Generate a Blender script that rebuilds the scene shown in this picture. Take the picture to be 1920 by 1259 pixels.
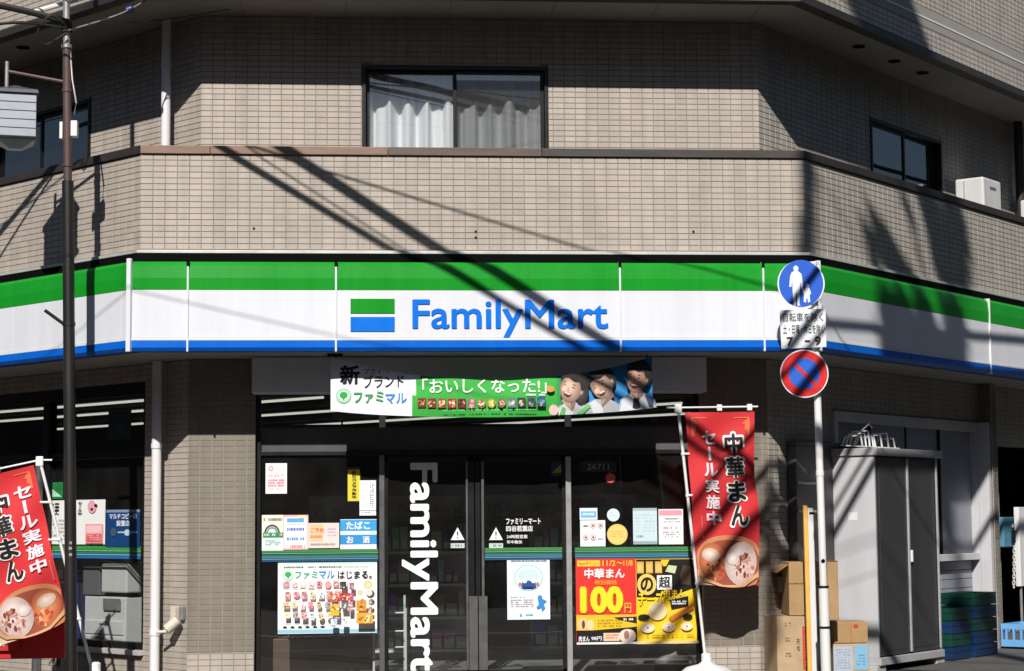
import bpy, bmesh, math, random
from mathutils import Vector, Matrix
random.seed(7)
for o in list(bpy.data.objects): bpy.data.objects.remove(o)
sc = bpy.context.scene
COL = sc.collection
R_ = math.radians

# ------------------------------------------------------------------ camera
CF = 3595.0                                   # focal length in photo pixels (1920 wide)
YAW, PITCH, ROLL = R_(4.742), R_(5.452), R_(-0.459)
CAM = Vector((-1.037, -15.949, 1.4))
c_f = Vector((math.sin(YAW)*math.cos(PITCH), math.cos(YAW)*math.cos(PITCH), math.sin(PITCH)))
_r = Vector((math.cos(YAW), -math.sin(YAW), 0)); _u = _r.cross(c_f)
c_r = math.cos(ROLL)*_r + math.sin(ROLL)*_u
c_u = -math.sin(ROLL)*_r + math.cos(ROLL)*_u
cd = bpy.data.cameras.new('camera'); cam = bpy.data.objects.new('camera', cd); COL.objects.link(cam)
cd.sensor_width = 36; cd.lens = CF/1920*36; cd.clip_end = 2000
cam.matrix_world = Matrix(((c_r.x, c_u.x, -c_f.x, CAM.x), (c_r.y, c_u.y, -c_f.y, CAM.y), (c_r.z, c_u.z, -c_f.z, CAM.z), (0, 0, 0, 1)))
sc.camera = cam

# ------------------------------------------------------------------ sky, sun, exposure
SUN_AZ, SUN_EL = R_(11), R_(37.5)             # azimuth to the left of the shop front's normal
SUN = Vector((-math.sin(SUN_AZ)*math.cos(SUN_EL), -math.cos(SUN_AZ)*math.cos(SUN_EL), math.sin(SUN_EL)))
w = bpy.data.worlds.new('World'); sc.world = w; w.use_nodes = True
nt = w.node_tree; nt.nodes.clear()
sky = nt.nodes.new('ShaderNodeTexSky'); sky.sky_type = 'NISHITA'; sky.sun_disc = False
sky.sun_elevation = SUN_EL; sky.sun_rotation = math.atan2(SUN.x, SUN.y)
sky.air_density = 1.0; sky.dust_density = 0.6; sky.ozone_density = 2.5
bg = nt.nodes.new('ShaderNodeBackground'); bg.inputs[1].default_value = 0.05
out = nt.nodes.new('ShaderNodeOutputWorld')
nt.links.new(sky.outputs[0], bg.inputs[0]); nt.links.new(bg.outputs[0], out.inputs[0])
sl = bpy.data.lights.new('sun', 'SUN'); sl.energy = 5.0; sl.angle = R_(0.53); sl.color = (1, 0.955, 0.89)
so = bpy.data.objects.new('sun', sl); COL.objects.link(so)
so.rotation_euler = (-SUN).to_track_quat('-Z', 'Y').to_euler(); so.location = SUN*60
vs = sc.view_settings; vs.view_transform = 'Standard'; vs.look = 'None'; vs.exposure = 0.0; vs.gamma = 1.0
vs.use_curve_mapping = False
try:
    sc.cycles.max_bounces = 6; sc.cycles.diffuse_bounces = 4; sc.cycles.glossy_bounces = 3; sc.cycles.transparent_max_bounces = 12; sc.cycles.use_denoising = True
    sc.cycles.caustics_reflective = False; sc.cycles.caustics_refractive = False
except Exception: pass

# ------------------------------------------------------------------ plan of the corner building
AN = R_(48)
CA, SA = math.cos(AN), math.sin(AN)
HW = 2.8
FACE = {'F': (Vector((0, 0, 0)), Vector((1, 0, 0)), Vector((0, -1, 0))),
        'L': (Vector((-HW, 0, 0)), Vector((-CA, SA, 0)), Vector((-SA, -CA, 0))),
        'R': (Vector((HW, 0, 0)), Vector((CA, SA, 0)), Vector((SA, -CA, 0)))}
def fp(face, u, o, z):
    a, t, n = FACE[face]
    return a + t*u + n*o + Vector((0, 0, z))
def loc(face, px, py, off=0.0):
    """(u, z) on a wall plane for a sight line measured in the photograph (survey helper)."""
    a, t, n = FACE[face]; a = a + n*off
    d = c_f + c_r*((px-960)/CF) - c_u*((py-629.5)/CF)
    p = CAM + d*((a-CAM).dot(n)/d.dot(n))
    return (p-FACE[face][0]).dot(t), p.z

# ------------------------------------------------------------------ materials
def lin(c):
    return tuple(((x/255)/12.92 if x/255 <= 0.04045 else ((x/255+0.055)/1.055)**2.4) for x in c)
MATS = {}
def mat(name, col, rough=0.6, metal=0.0, noise=0.0, nscale=6.0, bump=0.0, bscale=60.0, spec=0.5, streak=False, grime=0.0, attr=None, emit=None, stretch=None):
    m = bpy.data.materials.new(name); m.use_nodes = True; n = m.node_tree; b = n.nodes['Principled BSDF']
    b.inputs['Roughness'].default_value = rough; b.inputs['Metallic'].default_value = metal
    b.inputs['Specular IOR Level'].default_value = spec
    src = None
    if attr:
        a = n.nodes.new('ShaderNodeAttribute'); a.attribute_name = attr; src = a.outputs['Color']
    else:
        rgb = n.nodes.new('ShaderNodeRGB'); rgb.outputs[0].default_value = (*col, 1); src = rgb.outputs[0]
    tc = n.nodes.new('ShaderNodeNewGeometry')
    if noise > 0:
        mp = n.nodes.new('ShaderNodeMapping'); mp.inputs['Scale'].default_value = stretch or ((1, 1, 0.18) if streak else (1, 1, 1))
        n.links.new(tc.outputs['Position'], mp.inputs['Vector'])
        nz = n.nodes.new('ShaderNodeTexNoise'); nz.inputs['Scale'].default_value = nscale; nz.inputs['Detail'].default_value = 6; nz.inputs['Roughness'].default_value = 0.65
        n.links.new(mp.outputs[0], nz.inputs['Vector'])
        mr = n.nodes.new('ShaderNodeMapRange'); mr.inputs['From Min'].default_value = 0.25; mr.inputs['From Max'].default_value = 0.75
        mr.inputs['To Min'].default_value = 1-noise; mr.inputs['To Max'].default_value = 1+noise*0.6
        n.links.new(nz.outputs['Fac'], mr.inputs['Value'])
        mul = n.nodes.new('ShaderNodeVectorMath'); mul.operation = 'SCALE'
        n.links.new(src, mul.inputs[0]); n.links.new(mr.outputs[0], mul.inputs['Scale']); src = mul.outputs[0]
        rr = n.nodes.new('ShaderNodeMapRange'); rr.inputs['To Min'].default_value = max(0.05, rough-0.12); rr.inputs['To Max'].default_value = min(1, rough+0.15)
        n.links.new(nz.outputs['Fac'], rr.inputs['Value']); n.links.new(rr.outputs[0], b.inputs['Roughness'])
    if grime > 0:
        m2 = n.nodes.new('ShaderNodeMapping'); m2.inputs['Scale'].default_value = (1, 1, 0.06); n.links.new(tc.outputs['Position'], m2.inputs['Vector'])
        z2 = n.nodes.new('ShaderNodeTexNoise'); z2.inputs['Scale'].default_value = 7; z2.inputs['Detail'].default_value = 7; z2.inputs['Roughness'].default_value = 0.7; n.links.new(m2.outputs[0], z2.inputs['Vector'])
        r2 = n.nodes.new('ShaderNodeMapRange'); r2.inputs['From Min'].default_value = 0.30; r2.inputs['From Max'].default_value = 0.58; r2.inputs['To Min'].default_value = 1-grime; r2.inputs['To Max'].default_value = 1.0; n.links.new(z2.outputs['Fac'], r2.inputs['Value'])
        v2 = n.nodes.new('ShaderNodeVectorMath'); v2.operation = 'SCALE'; n.links.new(src, v2.inputs[0]); n.links.new(r2.outputs[0], v2.inputs['Scale']); src = v2.outputs[0]
    n.links.new(src, b.inputs['Base Color'])
    if bump > 0:
        nb = n.nodes.new('ShaderNodeTexNoise'); nb.inputs['Scale'].default_value = bscale; nb.inputs['Detail'].default_value = 4
        n.links.new(tc.outputs['Position'], nb.inputs['Vector'])
        bp = n.nodes.new('ShaderNodeBump'); bp.inputs['Strength'].default_value = bump; bp.inputs['Distance'].default_value = 0.01
        n.links.new(nb.outputs['Fac'], bp.inputs['Height']); n.links.new(bp.outputs[0], b.inputs['Normal'])
    if emit:
        b.inputs['Emission Color'].default_value = (*emit[0], 1); b.inputs['Emission Strength'].default_value = emit[1]
    MATS[name] = m
    return m
def glass(name, tint, r0, rough=0.01, dust=0.0):
    m = bpy.data.materials.new(name); m.use_nodes = True; n = m.node_tree; n.nodes.clear()
    o = n.nodes.new('ShaderNodeOutputMaterial'); mx = n.nodes.new('ShaderNodeMixShader')
    tr = n.nodes.new('ShaderNodeBsdfTransparent'); tr.inputs[0].default_value = (*tint, 1)
    gl = n.nodes.new('ShaderNodeBsdfGlossy'); gl.inputs['Roughness'].default_value = rough
    lw = n.nodes.new('ShaderNodeLayerWeight'); lw.inputs['Blend'].default_value = 0.5
    pw = n.nodes.new('ShaderNodeMath'); pw.operation = 'POWER'; pw.inputs[1].default_value = 5
    ma = n.nodes.new('ShaderNodeMath'); ma.operation = 'MULTIPLY_ADD'; ma.inputs[1].default_value = 1-r0; ma.inputs[2].default_value = r0
    tc = n.nodes.new('ShaderNodeNewGeometry'); nz = n.nodes.new('ShaderNodeTexNoise'); nz.inputs['Scale'].default_value = 1.3
    bp = n.nodes.new('ShaderNodeBump'); bp.inputs['Strength'].default_value = 0.02; bp.inputs['Distance'].default_value = 0.05
    n.links.new(tc.outputs['Position'], nz.inputs['Vector']); n.links.new(nz.outputs['Fac'], bp.inputs['Height'])
    n.links.new(bp.outputs[0], gl.inputs['Normal']); n.links.new(lw.outputs['Facing'], pw.inputs[0]); n.links.new(pw.outputs[0], ma.inputs[0])
    df = n.nodes.new('ShaderNodeBsdfDiffuse'); df.inputs[0].default_value = (0.6, 0.58, 0.55, 1); md = n.nodes.new('ShaderNodeMixShader')
    dn = n.nodes.new('ShaderNodeTexNoise'); dn.inputs['Scale'].default_value = 3.5; dn.inputs['Detail'].default_value = 5; n.links.new(tc.outputs['Position'], dn.inputs['Vector'])
    dm = n.nodes.new('ShaderNodeMapRange'); dm.inputs['From Min'].default_value = 0.3; dm.inputs['From Max'].default_value = 0.75; dm.inputs['To Min'].default_value = dust*0.5; dm.inputs['To Max'].default_value = dust*1.6
    n.links.new(dn.outputs['Fac'], dm.inputs['Value']); n.links.new(dm.outputs[0], md.inputs[0]); n.links.new(tr.outputs[0], md.inputs[1]); n.links.new(df.outputs[0], md.inputs[2])
    n.links.new(ma.outputs[0], mx.inputs[0]); n.links.new(md.outputs[0], mx.inputs[1]); n.links.new(gl.outputs[0], mx.inputs[2])
    n.links.new(mx.outputs[0], o.inputs[0]); MATS[name] = m
def tilemat(name, base, vary):
    m = mat(name, base, rough=0.55, noise=0.10, nscale=2.2, bump=0.15, bscale=300, streak=True, grime=0.20, attr='Col')
    return m
tilemat('tile', None, 0)
mat('mortar', (0.27, 0.24, 0.208), 0.9, noise=0.25, nscale=9)
mat('mortar_light', (0.36, 0.335, 0.29), 0.9, noise=0.2, nscale=9)
mat('concrete_wall', (0.2, 0.185, 0.165), 0.85, noise=0.2, nscale=3)
mat('soffit', (0.34, 0.33, 0.30), 0.8, noise=0.14, nscale=1.6, bump=0.1)
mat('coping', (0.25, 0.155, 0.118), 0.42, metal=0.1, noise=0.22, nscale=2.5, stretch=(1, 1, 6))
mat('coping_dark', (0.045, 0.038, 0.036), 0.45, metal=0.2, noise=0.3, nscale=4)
mat('flashing', (0.62, 0.61, 0.60), 0.4, metal=0.3, noise=0.15, nscale=4)
mat('bronze_frame', (0.018, 0.018, 0.019), 0.38, metal=0.5, noise=0.15, nscale=8)
mat('steel_frame', (0.22, 0.22, 0.225), 0.32, metal=0.7, noise=0.15, nscale=8)
mat('bright_steel', (0.62, 0.62, 0.62), 0.3, metal=0.6, noise=0.1, nscale=8)
glass('shop_glass', (0.82, 0.84, 0.84), 0.09, dust=0.014)
glass('window_glass', (0.95, 0.96, 0.96), 0.26, dust=0.01)
mat('header_film', (0.11, 0.11, 0.118), 0.16, noise=0.25, nscale=2.5, spec=0.6)
mat('curtain', (0.90, 0.92, 0.93), 0.9, noise=0.05, nscale=20)
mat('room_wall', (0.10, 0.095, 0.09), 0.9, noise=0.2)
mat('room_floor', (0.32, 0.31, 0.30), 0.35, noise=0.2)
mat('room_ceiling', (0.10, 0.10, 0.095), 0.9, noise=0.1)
mat('sign_white', (0.76, 0.775, 0.83), 0.3, spec=0.3, bump=0.05, bscale=5, grime=0.07, noise=0.05, nscale=1.5, streak=True)
mat('sign_green', lin((26, 152, 42)), 0.3, spec=0.25, grime=0.14, noise=0.08, nscale=1.2, streak=True)
mat('sign_blue', lin((10, 106, 218)), 0.3, spec=0.25, grime=0.1, noise=0.08, nscale=1.5)
mat('letter_blue', lin((18, 116, 226)), 0.3, spec=0.25, noise=0.05)
mat('black', (0.004, 0.004, 0.004), 0.8, spec=0.05)
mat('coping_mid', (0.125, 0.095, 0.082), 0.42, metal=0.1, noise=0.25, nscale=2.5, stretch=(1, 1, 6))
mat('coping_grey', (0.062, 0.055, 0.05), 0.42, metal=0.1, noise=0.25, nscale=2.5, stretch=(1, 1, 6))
mat('white_paint', (0.80, 0.80, 0.80), 0.42, noise=0.10, nscale=5, streak=True)
mat('pipe_white', (0.80, 0.79, 0.82), 0.4, noise=0.10, nscale=3, streak=True)
mat('pole_black', (0.016, 0.015, 0.015), 0.45, noise=0.3, nscale=7, streak=True, bump=0.15, bscale=40)
mat('pole_brown', (0.10, 0.062, 0.060), 0.4, noise=0.3, nscale=7, streak=True)
mat('galvanised', (0.42, 0.41, 0.40), 0.42, metal=0.5, noise=0.25, nscale=12)
mat('cable_black', (0.012, 0.012, 0.012), 0.6, noise=0.2)
mat('plastic_blue', (0.02, 0.03, 0.16), 0.4)
mat('lantern_panel', (0.46, 0.49, 0.56), 0.35, noise=0.12, nscale=5)
mat('lantern_metal', (0.07, 0.07, 0.09), 0.4, metal=0.4, noise=0.2)
mat('print', None, 0.42, attr='Col', noise=0.04, nscale=3)
mat('cloth_print', None, 0.75, attr='Col', noise=0.08, nscale=4)
mat('cabinet_light', (0.60, 0.60, 0.63), 0.38, noise=0.14, nscale=3, streak=True)
mat('cabinet_dark', (0.05, 0.05, 0.052), 0.36, noise=0.22, nscale=2.5, streak=True)
mat('cabinet_trim', (0.44, 0.44, 0.45), 0.4, noise=0.15, nscale=4)
mat('shutter_grey', (0.30, 0.32, 0.37), 0.45, noise=0.08, nscale=3)
mat('locker', (0.055, 0.055, 0.06), 0.4, noise=0.15)
mat('cardboard', (0.42, 0.265, 0.125), 0.85, noise=0.22, nscale=5, bump=0.15, bscale=80)
mat('cardboard_pale', (0.50, 0.36, 0.22), 0.85, noise=0.22, nscale=5, bump=0.15, bscale=80)
mat('tape', (0.40, 0.25, 0.09), 0.3)
mat('yellow_paint', (0.85, 0.47, 0.10), 0.45, noise=0.1)
mat('crate_blue', (0.008, 0.036, 0.11), 0.42, noise=0.2)
mat('crate_green', (0.006, 0.055, 0.04), 0.42, noise=0.2)
mat('crate_pale', (0.16, 0.42, 0.78), 0.45, noise=0.1)
mat('meter_blue', (0.10, 0.28, 0.40), 0.45, noise=0.15)
mat('chain', (0.7, 0.7, 0.68), 0.5)
mat('ac_white', (0.66, 0.66, 0.65), 0.45, noise=0.12, nscale=6, streak=True)
mat('grey_plastic', (0.16, 0.16, 0.17), 0.5)
mat('cream_plastic', (0.66, 0.60, 0.50), 0.5, noise=0.12)
mat('copier', (0.72, 0.72, 0.71), 0.45, noise=0.05)
mat('wood', (0.13, 0.08, 0.05), 0.55, noise=0.3, nscale=4, stretch=(1, 1, 8))
mat('tube_light', (0.8, 0.8, 0.75), 0.5, emit=((1.0, 0.96, 0.84), 0.75))
mat('asphalt', (0.05, 0.05, 0.05), 0.9, noise=0.3, nscale=14, bump=0.5, bscale=120)
mat('paving', (0.10, 0.097, 0.092), 0.85, noise=0.22, nscale=3, bump=0.3, bscale=90)
mat('kerb', (0.32, 0.31, 0.29), 0.85, noise=0.2, nscale=6)
mat('line_paint', (0.7, 0.7, 0.68), 0.7, noise=0.25, nscale=20)
mat('concrete_block', (0.48, 0.46, 0.43), 0.85, noise=0.2, nscale=8, bump=0.3)
mat('bark', (0.10, 0.075, 0.055), 0.9, noise=0.35, nscale=8, bump=0.6, bscale=30)
mat('leaf', (0.06, 0.10, 0.03), 0.6, noise=0.4, nscale=2)
mat('blocker_brick', (0.13, 0.115, 0.10), 0.8, noise=0.2, nscale=4)
mat('red_vinyl', lin((200, 30, 38)), 0.5, noise=0.08)
mat('green_vinyl', lin((70, 165, 80)), 0.5, noise=0.05)
mat('lime_vinyl', lin((190, 215, 60)), 0.5, noise=0.05)
mat('tyre', (0.02, 0.02, 0.02), 0.7)
def mesh_screen():
    m = bpy.data.materials.new('insect_screen'); m.use_nodes = True; n = m.node_tree; n.nodes.clear()
    o = n.nodes.new('ShaderNodeOutputMaterial'); mx = n.nodes.new('ShaderNodeMixShader'); mx.inputs[0].default_value = 0.42
    tr = n.nodes.new('ShaderNodeBsdfTransparent'); df = n.nodes.new('ShaderNodeBsdfDiffuse'); df.inputs[0].default_value = (0.05, 0.05, 0.05, 1)
    n.links.new(tr.outputs[0], mx.inputs[1]); n.links.new(df.outputs[0], mx.inputs[2]); n.links.new(mx.outputs[0], o.inputs[0]); MATS['insect_screen'] = m
mesh_screen()

# ------------------------------------------------------------------ mesh helpers
def tag(o, label=None, cat=None, group=None, kind=None):
    if label: o['label'] = label
    if cat: o['category'] = cat
    if group: o['group'] = group
    if kind: o['kind'] = kind
    return o
def empty(name, p=(0, 0, 0)):
    e = bpy.data.objects.new(name, None); e.location = p; e.empty_display_size = 0.1; COL.objects.link(e); return e
class MB:
    def __init__(s): s.v = []; s.f = []; s.c = []; s.col = None
    def add(s, vs, fs, col=None):
        b = len(s.v); s.v += [tuple(p) for p in vs]
        for f in fs: s.f.append(tuple(i+b for i in f)); s.c.append(col)
    def quad(s, a, b, c, d, col=None): s.add([a, b, c, d], [(0, 1, 2, 3)], col)
    def hexa(s, p, col=None):
        s.add(p, [(0, 3, 2, 1), (4, 5, 6, 7), (0, 1, 5, 4), (1, 2, 6, 5), (2, 3, 7, 6), (3, 0, 4, 7)], col)
    def box(s, x0, x1, y0, y1, z0, z1, col=None):
        s.hexa([Vector(q) for q in ((x0, y0, z0), (x1, y0, z0), (x1, y1, z0), (x0, y1, z0), (x0, y0, z1), (x1, y0, z1), (x1, y1, z1), (x0, y1, z1))], col)
    def fbox(s, face, u0, u1, o0, o1, z0, z1, col=None):
        s.hexa([fp(face, u, o, z) for (u, o, z) in ((u0, o0, z0), (u1, o0, z0), (u1, o1, z0), (u0, o1, z0), (u0, o0, z1), (u1, o0, z1), (u1, o1, z1), (u0, o1, z1))], col)
    def tube(s, pts, r, n=10, col=None, caps=True):
        pts = [Vector(p) for p in pts]; rs = r if isinstance(r, (list, tuple)) else [r]*len(pts)
        rings = []
        for i, p in enumerate(pts):
            d = (pts[min(i+1, len(pts)-1)]-pts[max(i-1, 0)]).normalized()
            a = d.cross(Vector((0, 0, 1)));
            if a.length < 1e-3: a = d.cross(Vector((0, 1, 0)))
            a.normalize(); b = d.cross(a)
            rings.append([p+(a*math.cos(k*2*math.pi/n)+b*math.sin(k*2*math.pi/n))*rs[i] for k in range(n)])
        vs = [q for rg in rings for q in rg]; fs = []
        for i in range(len(pts)-1):
            for k in range(n): fs.append((i*n+k, i*n+(k+1) % n, (i+1)*n+(k+1) % n, (i+1)*n+k))
        if caps: fs.append(tuple(range(n))[::-1]); fs.append(tuple((len(pts)-1)*n+k for k in range(n)))
        s.add(vs, fs, col)
    def disc(s, c, n, r, up=Vector((0, 0, 1)), th=0.003, seg=40, col=None):
        n = n.normalized(); a = n.cross(up).normalized(); b = a.cross(n)
        v0 = [c+(a*math.cos(k*2*math.pi/seg)+b*math.sin(k*2*math.pi/seg))*r for k in range(seg)]
        v1 = [p+n*th for p in v0]; fs = [tuple(range(seg))[::-1], tuple(range(seg, 2*seg))]
        for k in range(seg): fs.append((k, (k+1) % seg, seg+(k+1) % seg, seg+k))
        s.add(v0+v1, fs, col)
    def ngon_prism(s, poly, z0, z1, col=None):
        n = len(poly); vs = [Vector((p[0], p[1], z0)) for p in poly]+[Vector((p[0], p[1], z1)) for p in poly]
        fs = [tuple(range(n))[::-1], tuple(range(n, 2*n))]+[(k, (k+1) % n, n+(k+1) % n, n+k) for k in range(n)]
        s.add(vs, fs, col)
    def build(s, name, m, parent=None, smooth=False, bevel=0.0, recalc=True, segs=2):
        me = bpy.data.meshes.new(name); me.from_pydata(s.v, [], s.f); me.materials.append(MATS[m])
        if any(c is not None for c in s.c):
            at = me.color_attributes.new('Col', 'FLOAT_COLOR', 'CORNER'); buf = []
            for poly in me.polygons:
                c = s.c[poly.index] or (0.5, 0.5, 0.5)
                for _ in range(poly.loop_total): buf += [c[0], c[1], c[2], 1.0]
            at.data.foreach_set('color', buf)
        if recalc:
            bm = bmesh.new(); bm.from_mesh(me); bmesh.ops.recalc_face_normals(bm, faces=bm.faces); bm.to_mesh(me); bm.free()
        if smooth:
            me.polygons.foreach_set('use_smooth', [True]*len(me.polygons))
            try: me.set_sharp_from_angle(angle=R_(40))
            except Exception: pass
        me.update()
        o = bpy.data.objects.new(name, me); COL.objects.link(o)
        if parent: o.parent = parent; o.matrix_parent_inverse = Matrix.Translation(-parent.matrix_basis.translation)
        if bevel > 0:
            b = o.modifiers.new('bevel', 'BEVEL'); b.width = bevel; b.segments = segs; b.limit_method = 'ANGLE'; b.angle_limit = R_(40)
        return o
def single(name, mb, m, label, cat, group=None, **k):
    return tag(mb.build(name, m, None, **k), label, cat, group)

# ------------------------------------------------------------------ flat print (lettering and pictures on sheets)
TXT = {}
def textmesh(body, bold=0.0):
    key = (body, bold)
    if key in TXT: return TXT[key]
    c = bpy.data.curves.new('t', 'FONT'); c.body = body; c.size = 1; c.resolution_u = 3; c.offset = bold
    o = bpy.data.objects.new('t', c); COL.objects.link(o)
    bpy.context.view_layer.update()
    dg = bpy.context.evaluated_depsgraph_get()
    me = bpy.data.meshes.new_from_object(o.evaluated_get(dg))
    vs = [(v.co.x, v.co.y) for v in me.vertices]; fs = [tuple(p.vertices) for p in me.polygons]
    bpy.data.objects.remove(o); bpy.data.curves.remove(c); bpy.data.meshes.remove(me)
    if not vs: vs = [(0, 0), (1, 0), (1, 1)]; fs = []
    x0 = min(v[0] for v in vs); x1 = max(v[0] for v in vs); y0 = min(v[1] for v in vs); y1 = max(v[1] for v in vs)
    TXT[key] = (vs, fs, (x0, x1, y0, y1)); return TXT[key]
from mathutils.geometry import tessellate_polygon
class Art:
    """coloured flat shapes in sheet coordinates (x right, y DOWN); fn(x, y, h) gives the point in space; fine = longest edge before a shape is split to follow the cloth"""
    def __init__(s, fn, step=0.0012, fine=None): s.fn = fn; s.mb = MB(); s.h = 0; s.step = step; s.fine = fine
    def put(s, pts, faces, col):
        h = s.h*s.step
        if not s.fine: s.mb.add([s.fn(x, y, h) for x, y in pts], faces, lin(col)); return
        tris = []
        for f in faces:
            P = [pts[i] for i in f]
            for t in (tessellate_polygon([[Vector((x, y, 0)) for x, y in P]]) if len(P) > 3 else [(0, 1, 2)]): tris.append([P[t[0]], P[t[1]], P[t[2]]])
        out_ = []
        while tris:
            t = tris.pop(); l = [(t[i][0]-t[(i+1) % 3][0])**2*s.fine[1]**2+(t[i][1]-t[(i+1) % 3][1])**2*s.fine[2]**2 for i in range(3)]; k = max(range(3), key=lambda i: l[i])
            if l[k] > s.fine[0]**2:
                a_, b_, c_ = t[k], t[(k+1) % 3], t[(k+2) % 3]; m_ = ((a_[0]+b_[0])/2, (a_[1]+b_[1])/2); tris += [[a_, m_, c_], [m_, b_, c_]]
            else: out_.append(t)
        for t in out_: s.mb.add([s.fn(x, y, h) for x, y in t], [(0, 1, 2)], lin(col))
    def poly(s, pts, col):
        s.h += 1; s.put(pts, [tuple(range(len(pts)))], col)
    def rect(s, x0, y0, x1, y1, col, n=1):
        s.h += 1
        for i in range(n):
            a = x0+(x1-x0)*i/n; b = x0+(x1-x0)*(i+1)/n
            s.put([(a, y0), (b, y0), (b, y1), (a, y1)], [(0, 1, 2, 3)], col)
    def ell(s, cx, cy, rx, ry, col, n=22, rot=0.0):
        s.poly([(cx+rx*math.cos(a)*math.cos(rot)-ry*math.sin(a)*math.sin(rot), cy+rx*math.cos(a)*math.sin(rot)+ry*math.sin(a)*math.cos(rot)) for a in [k*2*math.pi/n for k in range(n)]], col)
    def text(s, body, x0, y0, x1, y1, col, bold=0.0, rot=0, nb=6):
        vs, fs, (a0, a1, b0, b1) = textmesh(body, 0.0)
        cx, cy = (x0+x1)/2, (y0+y1)/2
        sh = [(0, 0)]+([(bold*math.cos(k*2*math.pi/nb), bold*math.sin(k*2*math.pi/nb)) for k in range(nb)] if bold > 0 else [])
        W_ = a1-a0+2*bold; H_ = b1-b0+2*bold
        for dx, dy in sh:
            s.h += 0.35; P = []
            for (x, y) in vs:
                nx = (x+dx-a0+bold)/max(W_, 1e-6)-0.5; ny = 0.5-(y+dy-b0+bold)/max(H_, 1e-6)
                if rot == 90: nx, ny = -ny, nx
                P.append((cx+nx*(x1-x0), cy+ny*(y1-y0)))
            s.put(P, fs, col)
        s.h += 0.4
    def vtext(s, body, x0, y0, x1, y1, col, bold=0.0, gap=0.12, nb=6):
        n = len(body); ch = (y1-y0)/n
        for i, b in enumerate(body):
            p = ch*gap/2
            if b == 'ー': s.text(b, x0+(x1-x0)*0.40, y0+ch*i+p, x0+(x1-x0)*0.60, y0+ch*(i+1)-p, col, bold, rot=90, nb=nb)
            else: s.text(b, x0, y0+ch*i+p, x1, y0+ch*(i+1)-p, col, bold, nb=nb)
            s.h -= 2.5 if bold > 0 else 0.75
        s.h += 2.6
    def scribble(s, x0, y0, x1, y1, rows, col, dens=0.75, fill=0.5):
        """rows of tiny words too small to read in the photograph"""
        s.h += 1; rh = (y1-y0)/rows
        for r in range(rows):
            x = x0
            while x < x1-1:
                wd = min(random.uniform(1.0, 3.2), x1-x)
                if random.random() < dens:
                    ya = y0+rh*r; yb = ya+rh*fill
                    s.put([(x, ya), (x+wd, ya), (x+wd, yb), (x, yb)], [(0, 1, 2, 3)], col)
                x += wd+random.uniform(0.5, 1.2)
    def food(s, x0, y0, x1, y1, pal, n=9, seed=0, back=None, rnd=False):
        """a small photographic-looking pile: many overlapping blobs of related tones inside a box"""
        r = random.Random(seed); w_, h_ = x1-x0, y1-y0
        if back: s.ell((x0+x1)/2, (y0+y1)/2, w_/2, h_/2, back, 18) if rnd else s.rect(x0, y0, x1, y1, back)
        for k in range(n):
            q_ = 1-0.5*k/n; rx = w_*r.uniform(0.10, 0.26)*q_; ry = h_*r.uniform(0.10, 0.24)*q_
            a_ = r.uniform(0, 6.28); d_ = math.sqrt(r.random()); cx = (x0+x1)/2+(w_/2-rx)*d_*math.cos(a_)*0.95; cy = (y0+y1)/2+(h_/2-ry)*d_*math.sin(a_)*0.95
            c = pal[r.randrange(len(pal))]; j = r.uniform(0.8, 1.18); s.ell(cx, cy, rx, ry, tuple(min(255, int(v*j)) for v in c), 9, r.uniform(0, 3)); s.h -= 0.8
        s.h += 0.8*n*0.25
    def build(s, name, parent, m='print'): return s.mb.build(name, m, parent, recalc=False)
def sheetmap(face, off, box):
    """linear map of a survey-pixel box to an upright rectangle on a wall plane"""
    x0, y0, x1, y1 = box
    ua = loc(face, x0, (y0+y1)/2, off)[0]; ub = loc(face, x1, (y0+y1)/2, off)[0]
    za = loc(face, (x0+x1)/2, y0, off)[1]; zb = loc(face, (x0+x1)/2, y1, off)[1]
    def fn(x, y, h): return fp(face, ua+(ub-ua)*(x-x0)/(x1-x0), off+h, za+(zb-za)*(y-y0)/(y1-y0))
    return fn, (min(ua, ub), max(ua, ub), min(za, zb), max(za, zb))
def poster(name, label, face, off, box, col, draw=None, cat='poster', group=None, rnd=None):
    fn, (u0, u1, z0, z1) = sheetmap(face, off, box)
    e = empty(name, fp(face, (u0+u1)/2, off, z0)); tag(e, label, cat, group)
    b = MB()
    if rnd:
        b.disc(fp(face, (u0+u1)/2, off-0.002, (z0+z1)/2), FACE[face][2], (z1-z0)/2, th=0.002, col=lin(col))
    else:
        b.fbox(face, u0, u1, off-0.002, off, z0, z1, lin(col))
    b.build('sheet', 'print', e)
    if draw:
        a = Art(fn, 0.0006); draw(a); a.build('print', e)
    return e

# ------------------------------------------------------------------ ground
g = MB(); g.quad((-400, -400, -0.13), (400, -400, -0.13), (400, 400, -0.13), (-400, 400, -0.13)); tag(g.build('road', 'asphalt'), kind='structure')
OUTL = [fp('L', 40, 3.2, 0), Vector((-5.2, -3.4, 0)), Vector((5.2, -3.4, 0)), fp('R', 40, 3.2, 0)]
s_ = MB(); s_.ngon_prism([(p.x, p.y) for p in [fp('L', 40, 3.2, 0), fp('L', 1.0, 3.2, 0), Vector((-3.6, -3.4, 0)), Vector((3.6, -3.4, 0)), fp('R', 1.0, 3.2, 0), fp('R', 40, 3.2, 0)]], -0.30, 0.0)
pav = tag(s_.build('pavement', 'paving'), kind='structure')
kb = MB()
kpts = [fp('L', 40, 3.35, 0), fp('L', 1.05, 3.35, 0), Vector((-3.65, -3.55, 0)), Vector((3.65, -3.55, 0)), fp('R', 1.05, 3.35, 0), fp('R', 40, 3.35, 0)]
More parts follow.
